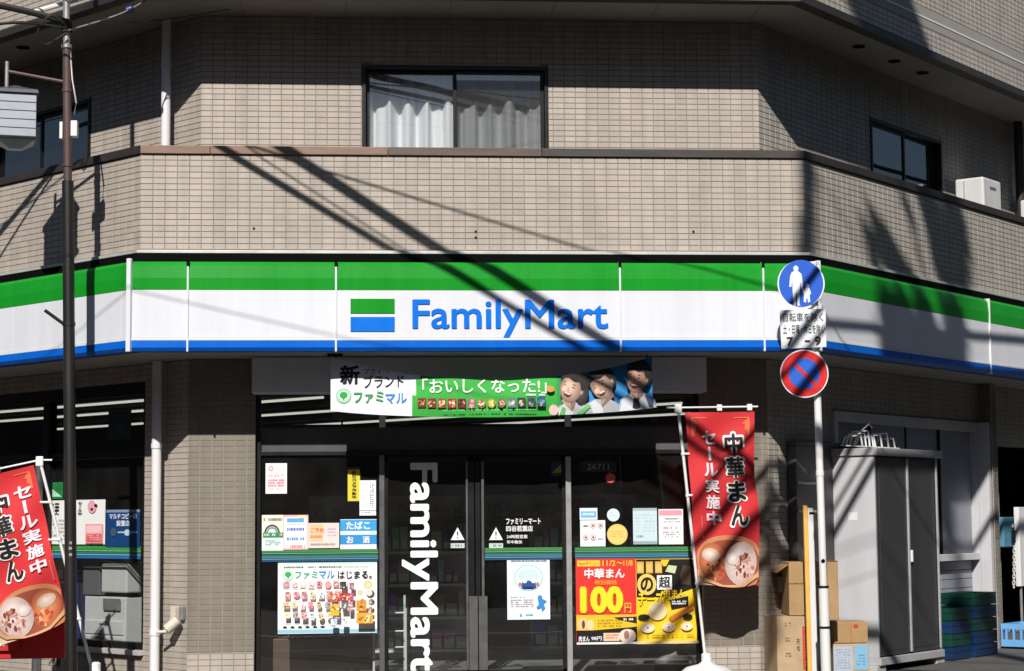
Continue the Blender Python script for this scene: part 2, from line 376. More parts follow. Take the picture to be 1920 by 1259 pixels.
kin = [fp('L', 40, 3.2, 0), fp('L', 1.0, 3.2, 0), Vector((-3.6, -3.4, 0)), Vector((3.6, -3.4, 0)), fp('R', 1.0, 3.2, 0), fp('R', 40, 3.2, 0)]
for i in range(5):
    a, b_, c_, d_ = kpts[i], kpts[i+1], kin[i+1], kin[i]
    kb.hexa([Vector((p.x, p.y, -0.25)) for p in (a, b_, c_, d_)]+[Vector((p.x, p.y, 0.004)) for p in (a, b_, c_, d_)])
kb.build('kerb', 'kerb', pav)
ln = MB(); ln.box(-30, 30, -8.4, -8.25, -0.128, -0.126); tag(ln.build('road_marking', 'line_paint'), kind='structure')

# ------------------------------------------------------------------ building
B = empty('store_building'); tag(B, 'corner building clad in beige tiles above the convenience store', 'building')
Z_SIGN0, Z_SIGN1, Z_PAR0, Z_PAR1, Z_EAVE = 2.785, 3.527, 3.636, 4.446, 5.83
LL, RL = 7.0, 10.0
def plan(xl, xr, s):
    """offsets and corner u's of the two side walls for a front wall at depth s between xl and xr"""
    oL = (xl+HW)*(-SA)-s*CA; uL = (xl+HW)*(-CA)+s*SA
    oR = (xr-HW)*SA-s*CA; uR = (xr-HW)*CA+s*SA
    return oL, uL, oR, uR
def tiles_on(face, off, u0, u1, z0, z1, holes, base, vary=0.075, mod=(0.1, 0.05), joint=0.0045, from_top=True, hue=0.010, every=None):
    """list of tiles (u0,u1,z0,z1,colour) filling a wall rectangle around its openings"""
    T = []; nr = int(math.ceil((z1-z0)/mod[1])); nc = int(math.ceil((u1-u0)/mod[0])); j = joint/2
    for r in range(nr):
        zb, za = (z1-(r+1)*mod[1], z1-r*mod[1]) if from_top else (z0+r*mod[1], z0+(r+1)*mod[1])
        zb = max(zb, z0); za = min(za, z1)
        if za-zb < 0.012: continue
        for c in range(nc):
            ua, ub = u0+c*mod[0], min(u0+(c+1)*mod[0], u1)
            if ub-ua < 0.015: continue
            a, b, lo, hi, skip = ua, ub, zb, za, False
            for (h0, h1, k0, k1) in holes:
                if b > h0 and a < h1 and hi > k0 and lo < k1:
                    if a >= h0-1e-4 and b <= h1+1e-4:
                        if lo >= k0-1e-4 and hi <= k1+1e-4: skip = True
                        elif lo < k0: hi = k0
                        else: lo = k1
                    elif a < h0: b = h0
                    else: a = h1
            if skip or b-a < 0.012 or hi-lo < 0.012: continue
            k = 1+random.gauss(0, vary*0.45); h = random.gauss(0, hue)
            T.append((a+j, b-j, lo+j, hi-j, (base[0]*k*(1+h), base[1]*k, base[2]*k*(1-h))))
    return T
def tile_add(mb, face, off, t, proud=0.005):
    a, b, lo, hi, col = t; e = 0.0016
    vs = [fp(face, u, o, z) for (u, o, z) in ((a, off-proud, lo), (b, off-proud, lo), (b, off-proud, hi), (a, off-proud, hi), (a+e, off, lo+e), (b-e, off, lo+e), (b-e, off, hi-e), (a+e, off, hi-e))]
    mb.add(vs, [(4, 5, 6, 7), (0, 1, 5, 4), (1, 2, 6, 5), (2, 3, 7, 6), (3, 0, 4, 7)], col)
def wall(name, face, off, u0, u1, z0, z1, holes=(), th=0.16, m='mortar', parent=B):
    """backing wall with openings (grid of boxes), face 5 mm behind the tiles"""
    us = sorted({u0, u1, *[h[0] for h in holes], *[h[1] for h in holes]}); zs = sorted({z0, z1, *[h[2] for h in holes], *[h[3] for h in holes]})
    us = [u for u in us if u0 <= u <= u1]; zs = [z for z in zs if z0 <= z <= z1]
    mb = MB()
    for i in range(len(us)-1):
        for k in range(len(zs)-1):
            cu, cz = (us[i]+us[i+1])/2, (zs[k]+zs[k+1])/2
            if any(h[0] < cu < h[1] and h[2] < cz < h[3] for h in holes): continue
            mb.fbox(face, us[i], us[i+1], off-0.005-th, off-0.005, zs[k], zs[k+1])
    return mb.build(name, m, parent, recalc=False)
TB = (0.472, 0.414, 0.362)
TBR = (0.445, 0.412, 0.366)
def tiled(name, face, off, u0, u1, z0, z1, holes=(), base=TB, m='mortar', th=0.16, singles=0, **k):
    w_ = wall(name, face, off, u0, u1, z0, z1, holes, th, m)
    T = tiles_on(face, off, u0, u1, z0, z1, holes, base, **k)
    mb = MB()
    if singles:
        T.sort(key=lambda t: (t[0], -t[3])); one, T = T[:singles], T[singles:]
        shades = []
        def shade_mesh(t):
            key = (round(t[1]-t[0], 3), round(t[3]-t[2], 3), random.randrange(14))
            for kk, me in shades:
                if kk == key: return me
            q = MB(); tile_add(q, 'F', 0.0, ((t[0]-t[1])/2, (t[1]-t[0])/2, 0, t[3]-t[2], t[4]))
            o = q.build('tile', 'tile', None, recalc=False); me = o.data; bpy.data.objects.remove(o); shades.append((key, me)); return me
        for t in one:
            o = bpy.data.objects.new('tile', shade_mesh(t)); COL.objects.link(o); o.parent = w_
            o.location = fp(face, (t[0]+t[1])/2, off, t[2])
    for t in T: tile_add(mb, face, off, t)
    if mb.v:
        o = mb.build('tile', 'tile', w_, recalc=False); o['kind'] = 'stuff'
    return w_

# slabs: shop soffit slab, roof slab over the first floor, closing walls
def slab_poly(o_f, oL, uL, oR, uR, xl, xr):
    return [fp('L', LL, oL, 0), Vector((xl, o_f, 0)), Vector((xr, o_f, 0)), fp('R', RL, oR, 0), Vector((fp('R', RL, oR, 0).x, 11.5, 0)), Vector((fp('L', LL, oL, 0).x, 11.5, 0))]
P0 = slab_poly(0.0, 0, 0, 0, 0, -HW, HW)
Pin = slab_poly(0.02, -0.02, 0, -0.02, 0, -HW+0.01, HW-0.01)
sb = MB(); sb.ngon_prism([(p.x, p.y) for p in Pin], Z_SIGN0+0.004, Z_PAR0-0.004); sb.build('floor_slab', 'soffit', B)
sb = MB(); sb.ngon_prism([(p.x, p.y) for p in Pin], Z_EAVE, Z_EAVE+0.25); sb.build('eave_slab', 'soffit', B)
bw = MB(); pL, pR = fp('L', LL, -0.6, 0), fp('R', RL, -0.6, 0)
bw.box(pL.x-0.1, pL.x+0.05, pL.y, 11.5, 0, 8.0); bw.box(pR.x-0.05, pR.x+0.1, pR.y, 11.5, 0, 8.0); bw.box(pL.x+0.05, pR.x-0.05, 11.35, 11.5, 0, 8.0)
bw.build('rear_wall', 'concrete_wall', B)
rf = MB(); rf.ngon_prism([(p.x, p.y) for p in Pin], 7.9, 8.1); rf.build('roof', 'concrete_wall', B)

# parapets of the first-floor balcony
tiled('parapet', 'F', 0.0, -HW, HW, Z_PAR0, Z_PAR1, th=0.12, singles=300)
tiled('parapet', 'L', 0.0, 0.0, LL, Z_PAR0, Z_PAR1, th=0.12)
tiled('parapet', 'R', 0.0, 0.0, RL, Z_PAR0, Z_PAR1, th=0.12, base=TBR)
# copings
def mitre(o): return o*math.tan(AN/2)
def strip(name, m, o0, o1, z0, z1, faces='FLR', bevel=0.004, parent=B, split=None):
    for f in faces:
        mb = MB()
        def hx(ua0, ua1, ub0, ub1):
            mb.hexa([fp(f, ua0, o0, z0), fp(f, ub0, o0, z0), fp(f, ub1, o1, z0), fp(f, ua1, o1, z0), fp(f, ua0, o0, z1), fp(f, ub0, o0, z1), fp(f, ub1, o1, z1), fp(f, ua1, o1, z1)])
        if f == 'F':
            a0, a1 = -HW-mitre(o0), -HW-mitre(o1); b0, b1 = HW+mitre(o0), HW+mitre(o1)
            hx(a0, a1, b0, b1)
        else:
            # for the side faces u grows away from the corner; the corner of an offset line sits at u = -mitre(o)
            hx(-mitre(o0)+0.002, -mitre(o1)+0.002, LL if f == 'L' else RL, LL if f == 'L' else RL)
        mb.build(name, m, parent, bevel=bevel)
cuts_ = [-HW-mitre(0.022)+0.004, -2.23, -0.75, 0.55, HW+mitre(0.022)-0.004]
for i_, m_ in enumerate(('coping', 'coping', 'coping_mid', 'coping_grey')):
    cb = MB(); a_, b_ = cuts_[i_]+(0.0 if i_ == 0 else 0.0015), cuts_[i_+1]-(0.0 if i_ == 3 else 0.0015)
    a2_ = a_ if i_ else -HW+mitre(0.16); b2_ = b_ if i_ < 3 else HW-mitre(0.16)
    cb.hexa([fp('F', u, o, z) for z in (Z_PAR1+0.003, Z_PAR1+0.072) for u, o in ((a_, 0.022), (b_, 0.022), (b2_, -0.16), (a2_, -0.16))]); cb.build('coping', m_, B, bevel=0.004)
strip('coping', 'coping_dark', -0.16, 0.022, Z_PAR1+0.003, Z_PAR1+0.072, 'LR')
# drip flashing above the shop sign
strip('flashing', 'flashing', 0.003, 0.055, Z_PAR0-0.028, Z_PAR0-0.002, 'FLR', bevel=0.003)

# upper (first-floor) walls
xl, xr, sU = -2.369, 2.584, 0.75
oLU, uLU, oRU, uRU = plan(xl, xr, sU)
wF = (loc('F', 679, 200, -sU)[0], loc('F', 1028, 200, -sU)[0], 4.28, loc('F', 850, 124, -sU)[1])
wR = (loc('R', 1632, 270, oRU)[0], loc('R', 1765, 300, oRU)[0], 4.2, loc('R', 1690, 240, oRU)[1])
wL = (loc('L', 170, 250, oLU)[0], loc('L', 170, 250, oLU)[0]+1.75, 4.0, loc('L', 150, 190, oLU)[1])
tiled('wall', 'F', -sU, xl, xr, Z_PAR0, Z_EAVE-0.002, [wF])
tiled('wall', 'L', oLU, uLU, LL, Z_PAR0, Z_EAVE-0.002, [wL])
tiled('wall', 'R', oRU, uRU, RL, Z_PAR0, Z_EAVE-0.002, [wR], base=TBR)
# second-floor parapets above the eave
tiled('parapet', 'F', 0.0, -HW, HW, Z_EAVE+0.06, 8.0, th=0.12)
tiled('parapet', 'L', 0.0, 0.0, LL, Z_EAVE+0.06, 8.0, th=0.12)
zb0, zb1, zb2 = loc('R', 1916, 133, 0)[1], loc('R', 1916, 118, 0)[1], loc('R', 1916, 100, 0)[1]
tiled('parapet', 'R', 0.0, 0.0, RL, Z_EAVE+0.06, 8.0, [(0.0, RL, zb0, zb2)], th=0.12, base=TBR)
bd = MB(); bd.fbox('R', 0.004, RL, -0.1, -0.001, zb0+0.003, zb2-0.003); bd.build('band', 'soffit', B)
bd = MB(); bd.fbox('R', 0.006, RL, -0.02, 0.004, zb1-0.008, zb1+0.008); bd.build('band_trim', 'white_paint', B)
strip('eave_edge', 'coping_dark', -0.10, 0.022, Z_EAVE-0.012, Z_EAVE+0.056, 'FLR')
# soffit downlights (dark recessed cans) on both sides
for f, px, py in (('R', 1610, 92), ('R', 1677, 120), ('R', 1730, 143), ('L', 43, 106)):
    o_ = -0.34; u = loc(f, px, py, o_)[0]
    mb = MB(); mb.disc(fp(f, u, o_, Z_EAVE-0.006), Vector((0, 0, -1)), 0.062, up=Vector((0, 1, 0)), th=0.004, seg=20); mb.build('downlight', 'black', B, recalc=False)
# soffit joints
for u in (-2.0, -1.1, -0.2, 0.7, 1.6, 2.5): sj = MB(); sj.fbox('F', u-0.003, u+0.003, -0.72, -0.11, Z_EAVE-0.003, Z_EAVE+0.001); sj.build('soffit_joint', 'concrete_wall', B)

def window(face, off, h, parent, name='window', sashes=2, curtain=True, screen=False, depth=0.09):
    u0, u1, z0, z1 = h
    wnd = MB(); t = 0.035
    for (a, b, c, d) in ((u0, u1, z1-t, z1+0.0), (u0, u1, z0, z0+t), (u0, u0+t, z0+t, z1-t), (u1-t, u1, z0+t, z1-t)):
        wnd.fbox(face, a+0.001, b-0.001, off-depth-0.03, off+0.012, c, d)
    W = wnd.build(name, 'bronze_frame', parent, bevel=0.003)
    um = (u0+u1)/2
    for i in range(sashes):
        a = u0+t if i == 0 else um-0.02; b = um+0.02 if i == 0 else u1-t; o = off-0.045-0.028*(1-i if screen else i)
        s = MB(); q = 0.032
        for (p, r, c, d) in ((a, b, z1-t-q, z1-t), (a, b, z0+t, z0+t+q+0.02), (a, a+q, z0+t+q, z1-t-q), (b-q, b, z0+t+q, z1-t-q)): s.fbox(face, p, r, o-0.012, o+0.012, c, d)
        s.build('sash', 'bronze_frame', W, bevel=0.002)
        p_ = MB(); p_.quad(*[fp(face, x, o-0.002, z) for x, z in ((a+q, z0+t+q), (b-q, z0+t+q), (b-q, z1-t-q), (a+q, z1-t-q))])
        p_.build('pane', 'window_glass', W, recalc=False)
        if screen and i == 1:
            p_ = MB(); p_.quad(*[fp(face, x, o+0.016, z) for x, z in ((a+q*0.4, z0+t), (b-0.004, z0+t), (b-0.004, z1-t-0.085), (a+q*0.4, z1-t-0.085))])
            p_.build('insect_screen', 'insect_screen', W, recalc=False)
    if curtain:
        for i in range(2):
            a = u0+t+0.02 if i == 0 else um+0.03; b = um-0.0 if i == 0 else u1-t-0.02
            c = MB(); n = 90; rows = 5; rnd = random.Random(5+i); ph = rnd.random()*6
            zt = z1-0.045
            G = []
            for k in range(n+1):
                x = k/n; u = a+(b-a)*x
                wv = 0.052*math.sin(x*23+ph+1.4*math.sin(x*5.3+ph))+0.022*math.sin(x*41+ph*2+2*math.sin(x*7))+0.02*math.sin(x*9.1+i*2)
                sag = 0.0
                G.append([fp(face, u+0.01*math.sin(x*40)*(1-r/rows), off-0.20+wv*(0.75+0.3*r/rows), zt-sag-(zt-sag-z0-0.02)*r/rows) for r in range(rows+1)])
            vs = [p for col_ in G for p in col_]; fs = []
            for k in range(n):
                for r in range(rows): A_ = k*(rows+1)+r; fs.append((A_, A_+1, A_+rows+2, A_+rows+1))
            c.add(vs, fs); c.build('curtain', 'curtain', W, smooth=True, recalc=False)
        rod = MB(); rod.tube([fp(face, u0+0.03, off-0.22, z1-0.03), fp(face, u1-0.03, off-0.22, z1-0.03)], 0.008, 8); rod.build('curtain_rail', 'bronze_frame', W)
    return W
window('F', -sU, wF, B, screen=True)
window('R', oRU, wR, B, curtain=False)
window('L', oLU, wL, B, curtain=False)
# dark rooms behind the upper windows
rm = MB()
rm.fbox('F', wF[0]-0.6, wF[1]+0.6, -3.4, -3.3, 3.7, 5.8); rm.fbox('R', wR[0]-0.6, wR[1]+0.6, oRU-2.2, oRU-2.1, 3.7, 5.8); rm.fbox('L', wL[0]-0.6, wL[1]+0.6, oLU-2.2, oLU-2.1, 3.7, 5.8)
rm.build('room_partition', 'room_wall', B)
# small weep fittings on the front parapet
for px, py in ((476, 428), (892, 434), (892, 445), (1300, 434)):
    u, z = loc('F', px, py, 0.0); mb = MB(); mb.tube([fp('F', u, -0.01, z), fp('F', u, 0.010, z-0.003)], 0.009, 8); mb.build('weep_pipe', 'black', B)

# lower (shop) walls
xlL, xrL, sL = -2.454, 2.599, 0.70
oLL, uLL, oRL, uRL = plan(xlL, xrL, sL)
ZS = Z_SIGN0
GO = -(sL+0.11)                                # glass line
gx = lambda px: loc('F', px, 950, GO)[0]
gz = lambda py: loc('F', 880, py, GO)[1]
opF = (gx(479), gx(1312), -0.01, 2.64)
ucL = loc('L', 270, 950, oLL)[0]
opL = (ucL, ucL+3.2, loc('L', 200, 1215, oLL)[1], loc('L', 200, 722, oLL)[1])
opR = (loc('R', 1562, 880, oRL)[0], loc('R', 1836, 900, oRL)[0], 0.06, loc('R', 1700, 782, oRL)[1])
opR2 = (loc('R', 1874, 950, oRL)[0], loc('R', 1874, 950, oRL)[0]+1.6, 0.0, 2.15)
zD = loc('F', 420, 1226, -sL)[1]
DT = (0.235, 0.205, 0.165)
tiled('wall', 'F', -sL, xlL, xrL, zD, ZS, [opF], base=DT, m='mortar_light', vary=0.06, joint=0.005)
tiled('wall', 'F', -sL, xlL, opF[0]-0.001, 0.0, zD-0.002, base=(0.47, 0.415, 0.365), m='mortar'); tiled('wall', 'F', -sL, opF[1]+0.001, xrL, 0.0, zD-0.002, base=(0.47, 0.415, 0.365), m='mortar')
tiled('wall', 'L', oLL, uLL, LL, 0.0, ZS, [opL], base=(0.455, 0.405, 0.35))
tiled('wall', 'R', oRL, uRL, RL, 0.0, ZS, [opR, opR2], base=TBR)
# interior of the shop
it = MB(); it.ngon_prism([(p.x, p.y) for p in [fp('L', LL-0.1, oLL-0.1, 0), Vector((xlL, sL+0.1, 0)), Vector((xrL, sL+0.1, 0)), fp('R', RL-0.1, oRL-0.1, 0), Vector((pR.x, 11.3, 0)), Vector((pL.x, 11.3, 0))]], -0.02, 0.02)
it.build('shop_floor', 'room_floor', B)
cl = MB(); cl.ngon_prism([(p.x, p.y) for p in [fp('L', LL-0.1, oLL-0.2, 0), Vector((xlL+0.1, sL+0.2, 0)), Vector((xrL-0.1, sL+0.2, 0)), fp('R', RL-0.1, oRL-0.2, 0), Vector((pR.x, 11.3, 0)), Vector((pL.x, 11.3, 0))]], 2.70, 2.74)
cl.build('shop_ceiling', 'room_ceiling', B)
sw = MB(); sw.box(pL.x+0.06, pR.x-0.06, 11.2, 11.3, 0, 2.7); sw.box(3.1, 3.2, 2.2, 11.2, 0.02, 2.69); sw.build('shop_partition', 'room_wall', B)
# shutter box over the shop front
x0, x1 = loc('F', 472, 700, -0.42)[0], loc('F', 1325, 700, -0.42)[0]
hb = MB(); hb.fbox('F', x0, x1, -0.69, -0.42, loc('F', 560, 737, -0.42)[1], ZS-0.001); hb.build('shutter_box', 'sign_white', B, bevel=0.008)

# shop front: frames, panes, doors
zt0, zt1, zt2 = gz(742), gz(798), gz(849)
SF = MB()
def fr(u0, u1, z0, z1, o0=-0.04, o1=0.03): SF.fbox('F', u0, u1, GO+o0, GO+o1, z0, z1)
fr(gx(479), gx(489), 0.0, 2.64); fr(gx(1302), gx(1312), 0.0, 2.64)
fr(gx(489), gx(1302), zt0-0.0, 2.64, -0.04, 0.025)
fr(gx(489), gx(1302), zt1-0.012, zt1+0.012, -0.03, 0.02)
fr(gx(489), gx(1302), zt2-0.018, zt2+0.018, -0.04, 0.028)
SF.build('shopfront_frame', 'bronze_frame', B, bevel=0.002, recalc=False)
SF = MB(); fr(gx(711), gx(721), 0.0, zt2-0.018, -0.04, 0.035); SF.build('mullion', 'steel_frame', B, bevel=0.003)
SF = MB(); fr(gx(1060), gx(1070), 0.0, zt2-0.04, -0.03, 0.05); SF.build('mullion', 'bright_steel', B, bevel=0.003)
for px in (717, 1066):
    SF = MB(); fr(gx(px-6), gx(px+6), gz(801), gz(772), -0.02, 0.035); SF.build('bracket', 'white_paint', B, bevel=0.002)
def pane(u0, u1, z0, z1, face='F', off=GO, parent=B):
    p = MB(); p.quad(fp(face, u0, off, z0), fp(face, u1, off, z0), fp(face, u1, off, z1), fp(face, u0, off, z1)); return p.build('pane', 'shop_glass', parent, recalc=False)
for a, b in ((489, 716), (716, 1066), (1066, 1302)):
    pane(gx(a), gx(b), zt1+0.012, zt0); hp_ = MB(); hp_.fbox('F', gx(a)+0.002, gx(b)-0.002, GO-0.012, GO-0.002, zt2+0.018, zt1-0.012); hp_.build('header_panel', 'header_film', B)
pane(gx(489), gx(711), 0.06, zt2-0.018); pane(gx(1070), gx(1302), 0.06, zt2-0.018)
SF = MB(); fr(gx(489), gx(711), 0.0, 0.06); fr(gx(1070), gx(1302), 0.0, 0.06); SF.build('bottom_rail', 'steel_frame', B, recalc=False)
# sliding doors
doors = []
for a, b, stile in ((721, 890, 878), (890, 1060, 900)):
    d = MB(); o = -0.01
    lo, hi = (a, stile) if a == 721 else (stile, b)
    d.fbox('F', gx(min(stile, 889 if a == 721 else 891)), gx(max(stile, 889 if a == 721 else 891)), GO+o-0.02, GO+o+0.02, 0.02, zt2-0.03)
    ex = (721, 728) if a == 721 else (1053, 1060)
    d.fbox('F', gx(ex[0]), gx(ex[1]), GO+o-0.02, GO+o+0.02, 0.02, zt2-0.03)
    d.fbox('F', gx(a), gx(b), GO+o-0.02, GO+o+0.02, zt2-0.075, zt2-0.032); d.fbox('F', gx(a), gx(b), GO+o-0.02, GO+o+0.02, 0.02, 0.10)
    D = d.build('sliding_door', 'bronze_frame', B, bevel=0.002, recalc=False); doors.append(D)
    pane(gx(lo+ (0 if a == 890 else 7)), gx(hi-(0 if a == 721 else 7)), 0.10, zt2-0.075, off=GO+o, parent=D)
    st = MB(); st.fbox('F', gx(stile-5 if a == 721 else 902), gx(stile-1 if a == 721 else 907), GO+0.012, GO+0.045, 0.12, zt2-0.08); st.build('stile', 'steel_frame', D, bevel=0.002)
    kp = MB(); kp.fbox('F', gx(878 if a == 721 else 896), gx(894 if a == 721 else 912), GO+0.046, GO+0.05, 0.10, gz(1118)); kp.build('kick_plate', 'steel_frame', D)
# door lettering
fn, _ = sheetmap('F', GO+0.004, (700, 850, 960, 1259))
L = Art(fn, 0.0006); L.text('FamilyMart', 753, 868, 821, 1262, (250, 250, 250), 0.028, rot=90); L.build('lettering', doors[0])
for i, (x, D) in enumerate(((858, doors[0]), (930, doors[1]))):
    fn, _ = sheetmap('F', GO+0.004, (x-14, 988, x+14, 1030))
    A = Art(fn, 0.0006); A.poly([(x, 989), (x+13, 1013), (x-13, 1013)], (235, 240, 245)); A.text('!', x-1.5, 997, x+1.5, 1010, (60, 70, 90)); A.rect(x-13, 1019, x+13, 1028, (200, 215, 210)); A.scribble(x-11, 1021.5, x+11, 1026, 1, (110, 130, 120), fill=0.8); A.build('door_sticker', D)
fn, _ = sheetmap('F', GO+0.004, (945, 968, 1020, 1022))
A = Art(fn, 0.0006)
A.text('ファミリーマート', 949, 972, 1014, 984, (245, 245, 245), 0.03); A.text('四谷若葉店', 949, 986, 999, 997, (235, 235, 235), 0.03)
A.text('24時間営業', 950, 1003, 989, 1010, (235, 235, 235), 0.02); A.text('年中無休', 950, 1013, 979, 1020, (235, 235, 235), 0.02); A.build('lettering', doors[1])
# striped safety band on the glass
def bandart(x0, x1, y0, y1, face='F', off=GO+0.004, parent=B):
    fn, _ = sheetmap(face, off, (x0, y0, x1, y1)); A = Art(fn, 0.0004); h = y1-y0
    for a, b, c in ((0, .26, (62, 132, 78)), (.30, .36, (120, 190, 120)), (.42, .5, (40, 110, 80)), (.52, .72, (58, 118, 140)), (.76, .82, (110, 170, 190)), (.86, 1.0, (30, 80, 120))): A.rect(x0, y0+a*h, x1, y0+b*h, c)
    A.build('safety_band', parent)
bandart(491, 709, 1030, 1053); bandart(908, 1058, 1027, 1050); bandart(1078, 1300, 1026, 1048)

# left shop window (facing the side street)
W0, W1, WZ0, WZ1 = opL
sf = MB(); t = 0.05; og = oLL-0.08
um = loc('L', 95, 900, og)[0]; zm = loc('L', 200, 853, og)[1]; ze = loc('L', 200, 740, og)[1]
for (a, b, c, d) in ((W0, W1, ze-0.03, WZ1), (W0, W1, WZ0, WZ0+0.06), (W0, W0+t, WZ0+0.06, ze-0.03), (W1-t, W1, WZ0+0.06, ze-0.03), (um-0.05, um+0.05, WZ0+0.06, ze-0.03)):
    sf.fbox('L', a+0.001, b-0.001, og-0.03, og+0.06, c, d)
for a, b in ((W0+t, um-0.05), (um+0.05, W1-t)): sf.fbox('L', a, b, og-0.03, og+0.05, zm-0.035, zm+0.035)
WN = sf.build('shop_window', 'bronze_frame', B, bevel=0.003, recalc=False)
for a, b in ((W0+t, um-0.05), (um+0.05, W1-t)):
    pane(a, b, WZ0+0.06, zm-0.035, 'L', og, WN); pane(a, b, zm+0.035, ze-0.03, 'L', og, WN)
ms = MB(); ms.tube([fp('L', um+0.01, og+0.12, 0.0), fp('L', um+0.01, og+0.12, zm-0.03)], 0.042, 12); ms.build('mullion_post', 'steel_frame', B, smooth=True)
sl_ = MB(); sl_.fbox('L', W0-0.02, W1, oLL-0.05, oLL+0.05, WZ0-0.045, WZ0-0.002); sl_.build('sill', 'flashing', WN, bevel=0.004)
u2 = loc('L', 264, 1030, og)[0]
fnL, _ = sheetmap('L', og+0.004, (0, 1024, 264, 1047)); A = Art(fnL, 0.0004)
for a, b, c in ((0, .3, (62, 150, 78)), (.34, .4, (150, 215, 140)), (.46, .6, (45, 125, 110)), (.64, .72, (120, 190, 215)), (.76, 1.0, (45, 105, 165))): A.rect(0, 1024+a*23, 264, 1024+b*23, c, 6)
A.build('safety_band', WN)

# right-hand service door / shutter
D0, D1, DZ0, DZ1 = opR
sf = MB(); od = oRL-0.07
for (a, b, c, d) in ((D0, D1, DZ1-0.10, DZ1), (D0, D0+0.07, DZ0, DZ1-0.10), (D1-0.10, D1, DZ0, DZ1-0.10), (D0+0.07, D1-0.10, 0.93, 1.0)): sf.fbox('R', a+0.001, b-0.001, od-0.05, od+0.10, c, d)
SD = sf.build('service_door', 'cabinet_light', B, bevel=0.004, recalc=False)
n_ = 4
for i in range(n_):
    a = D0+0.07+(D1-D0-0.17)*i/n_; b = D0+0.07+(D1-D0-0.17)*(i+1)/n_
    p = MB(); p.fbox('R', a+0.012, b-0.012, od-0.04, od+0.01+0.012*(i % 2), 1.0, DZ1-0.10); p.build('door_panel', 'shutter_grey', SD, bevel=0.004)
    q = MB(); q.fbox('R', a+0.0, a+0.022, od-0.03, od+0.03, 1.0, DZ1-0.10); q.build('door_stile', 'bronze_frame' if i else 'cabinet_light', SD)
    for k in range(9):
        s = MB(); s.fbox('R', a+0.004, b-0.004, od-0.02, od+0.006, 0.08+k*0.094, 0.08+k*0.094+0.088); s.build('slat', 'shutter_grey', SD, bevel=0.004)
q = MB(); q.fbox('R', opR2[0], opR2[1], oRL-1.2, oRL-1.1, 0, 2.2); q.build('alcove_wall', 'room_wall', B)

uP = loc('R', 1840, 1000, oRL+0.02)[0]; PW = 0.17
FACE['E'] = (fp('R', uP, oRL, 0), FACE['R'][2].copy(), -FACE['R'][1])
tiled('pier', 'E', 0.0, 0.0, PW, 0.0, ZS, base=TBR, th=0.12)
tiled('pier', 'R', oRL+PW, uP, uP+0.13, 0.0, ZS, base=TBR, th=0.14)
jb = MB(); jb.fbox('R', D1-0.09, D1-0.002, od+0.101, od+0.22, DZ0, DZ1-0.002); jb.build('door_jamb', 'cabinet_light', SD, bevel=0.004)

# downpipes
def pipe(name, pts, r, m, bands=()):
    p = MB(); p.tube(pts, r, 16); o = p.build(name, m, B, smooth=True)
    for (c, d) in bands:
        q = MB(); q.tube([c-d*0.022, c+d*0.022], r+0.006, 16); q.build('pipe_bracket', m, o, smooth=True)
u = loc('L', 311, 200, oLU+0.13)[0]
pipe('downpipe', [fp('L', u, oLU+0.13, 3.6), fp('L', u, oLU+0.13, 5.83)], 0.041, 'pipe_white', [(fp('L', u, oLU+0.13, 5.42), Vector((0, 0, 1)))])
u = loc('L', 292, 1000, oLL+0.11)[0]
pipe('downpipe', [fp('L', u, oLL+0.11, 0.0), fp('L', u, oLL+0.11, ZS)], 0.042, 'pipe_white', [(fp('L', u, oLL+0.11, 2.05), Vector((0, 0, 1))), (fp('L', u, oLL+0.11, 0.45), Vector((0, 0, 1)))])
u = loc('R', 1911, 300, oRU+0.1)[0]
pipe('downpipe', [fp('R', u, oRU+0.1, 3.6), fp('R', u, oRU+0.1, 5.83)], 0.05, 'coping_dark')
# outdoor socket and tap box on the tiled pier
uT, zT = loc('L', 332, 1160, oLL+0.04)
e = empty('outdoor_tap_box', fp('L', uT, oLL, zT-0.1)); tag(e, 'small cream tap box with a pipe stub on the tiled pier by the white downpipe', 'tap box')
b = MB(); b.fbox('L', uT+0.02, uT+0.085, oLL+0.001, oLL+0.05, zT-0.02, zT+0.10); b.build('back_box', 'cream_plastic', e, bevel=0.006)
b = MB(); b.fbox('L', uT-0.075, uT-0.02, oLL+0.001, oLL+0.04, zT-0.01, zT+0.10); b.build('conduit_box', 'galvanised', e, bevel=0.006)
b = MB(); p0 = fp('L', uT-0.01, oLL+0.09, zT-0.055); b.tube([p0+Vector((-0.05, 0, -0.035)), p0+Vector((0.045, -0.0, 0.045))], 0.045, 12); b.build('tap_body', 'cream_plastic', e, smooth=True)
b = MB(); b.tube([p0+Vector((-0.04, 0, -0.05)), p0+Vector((-0.14, 0.03, -0.06))], 0.014, 8); b.build('spout', 'cream_plastic', e, smooth=True)

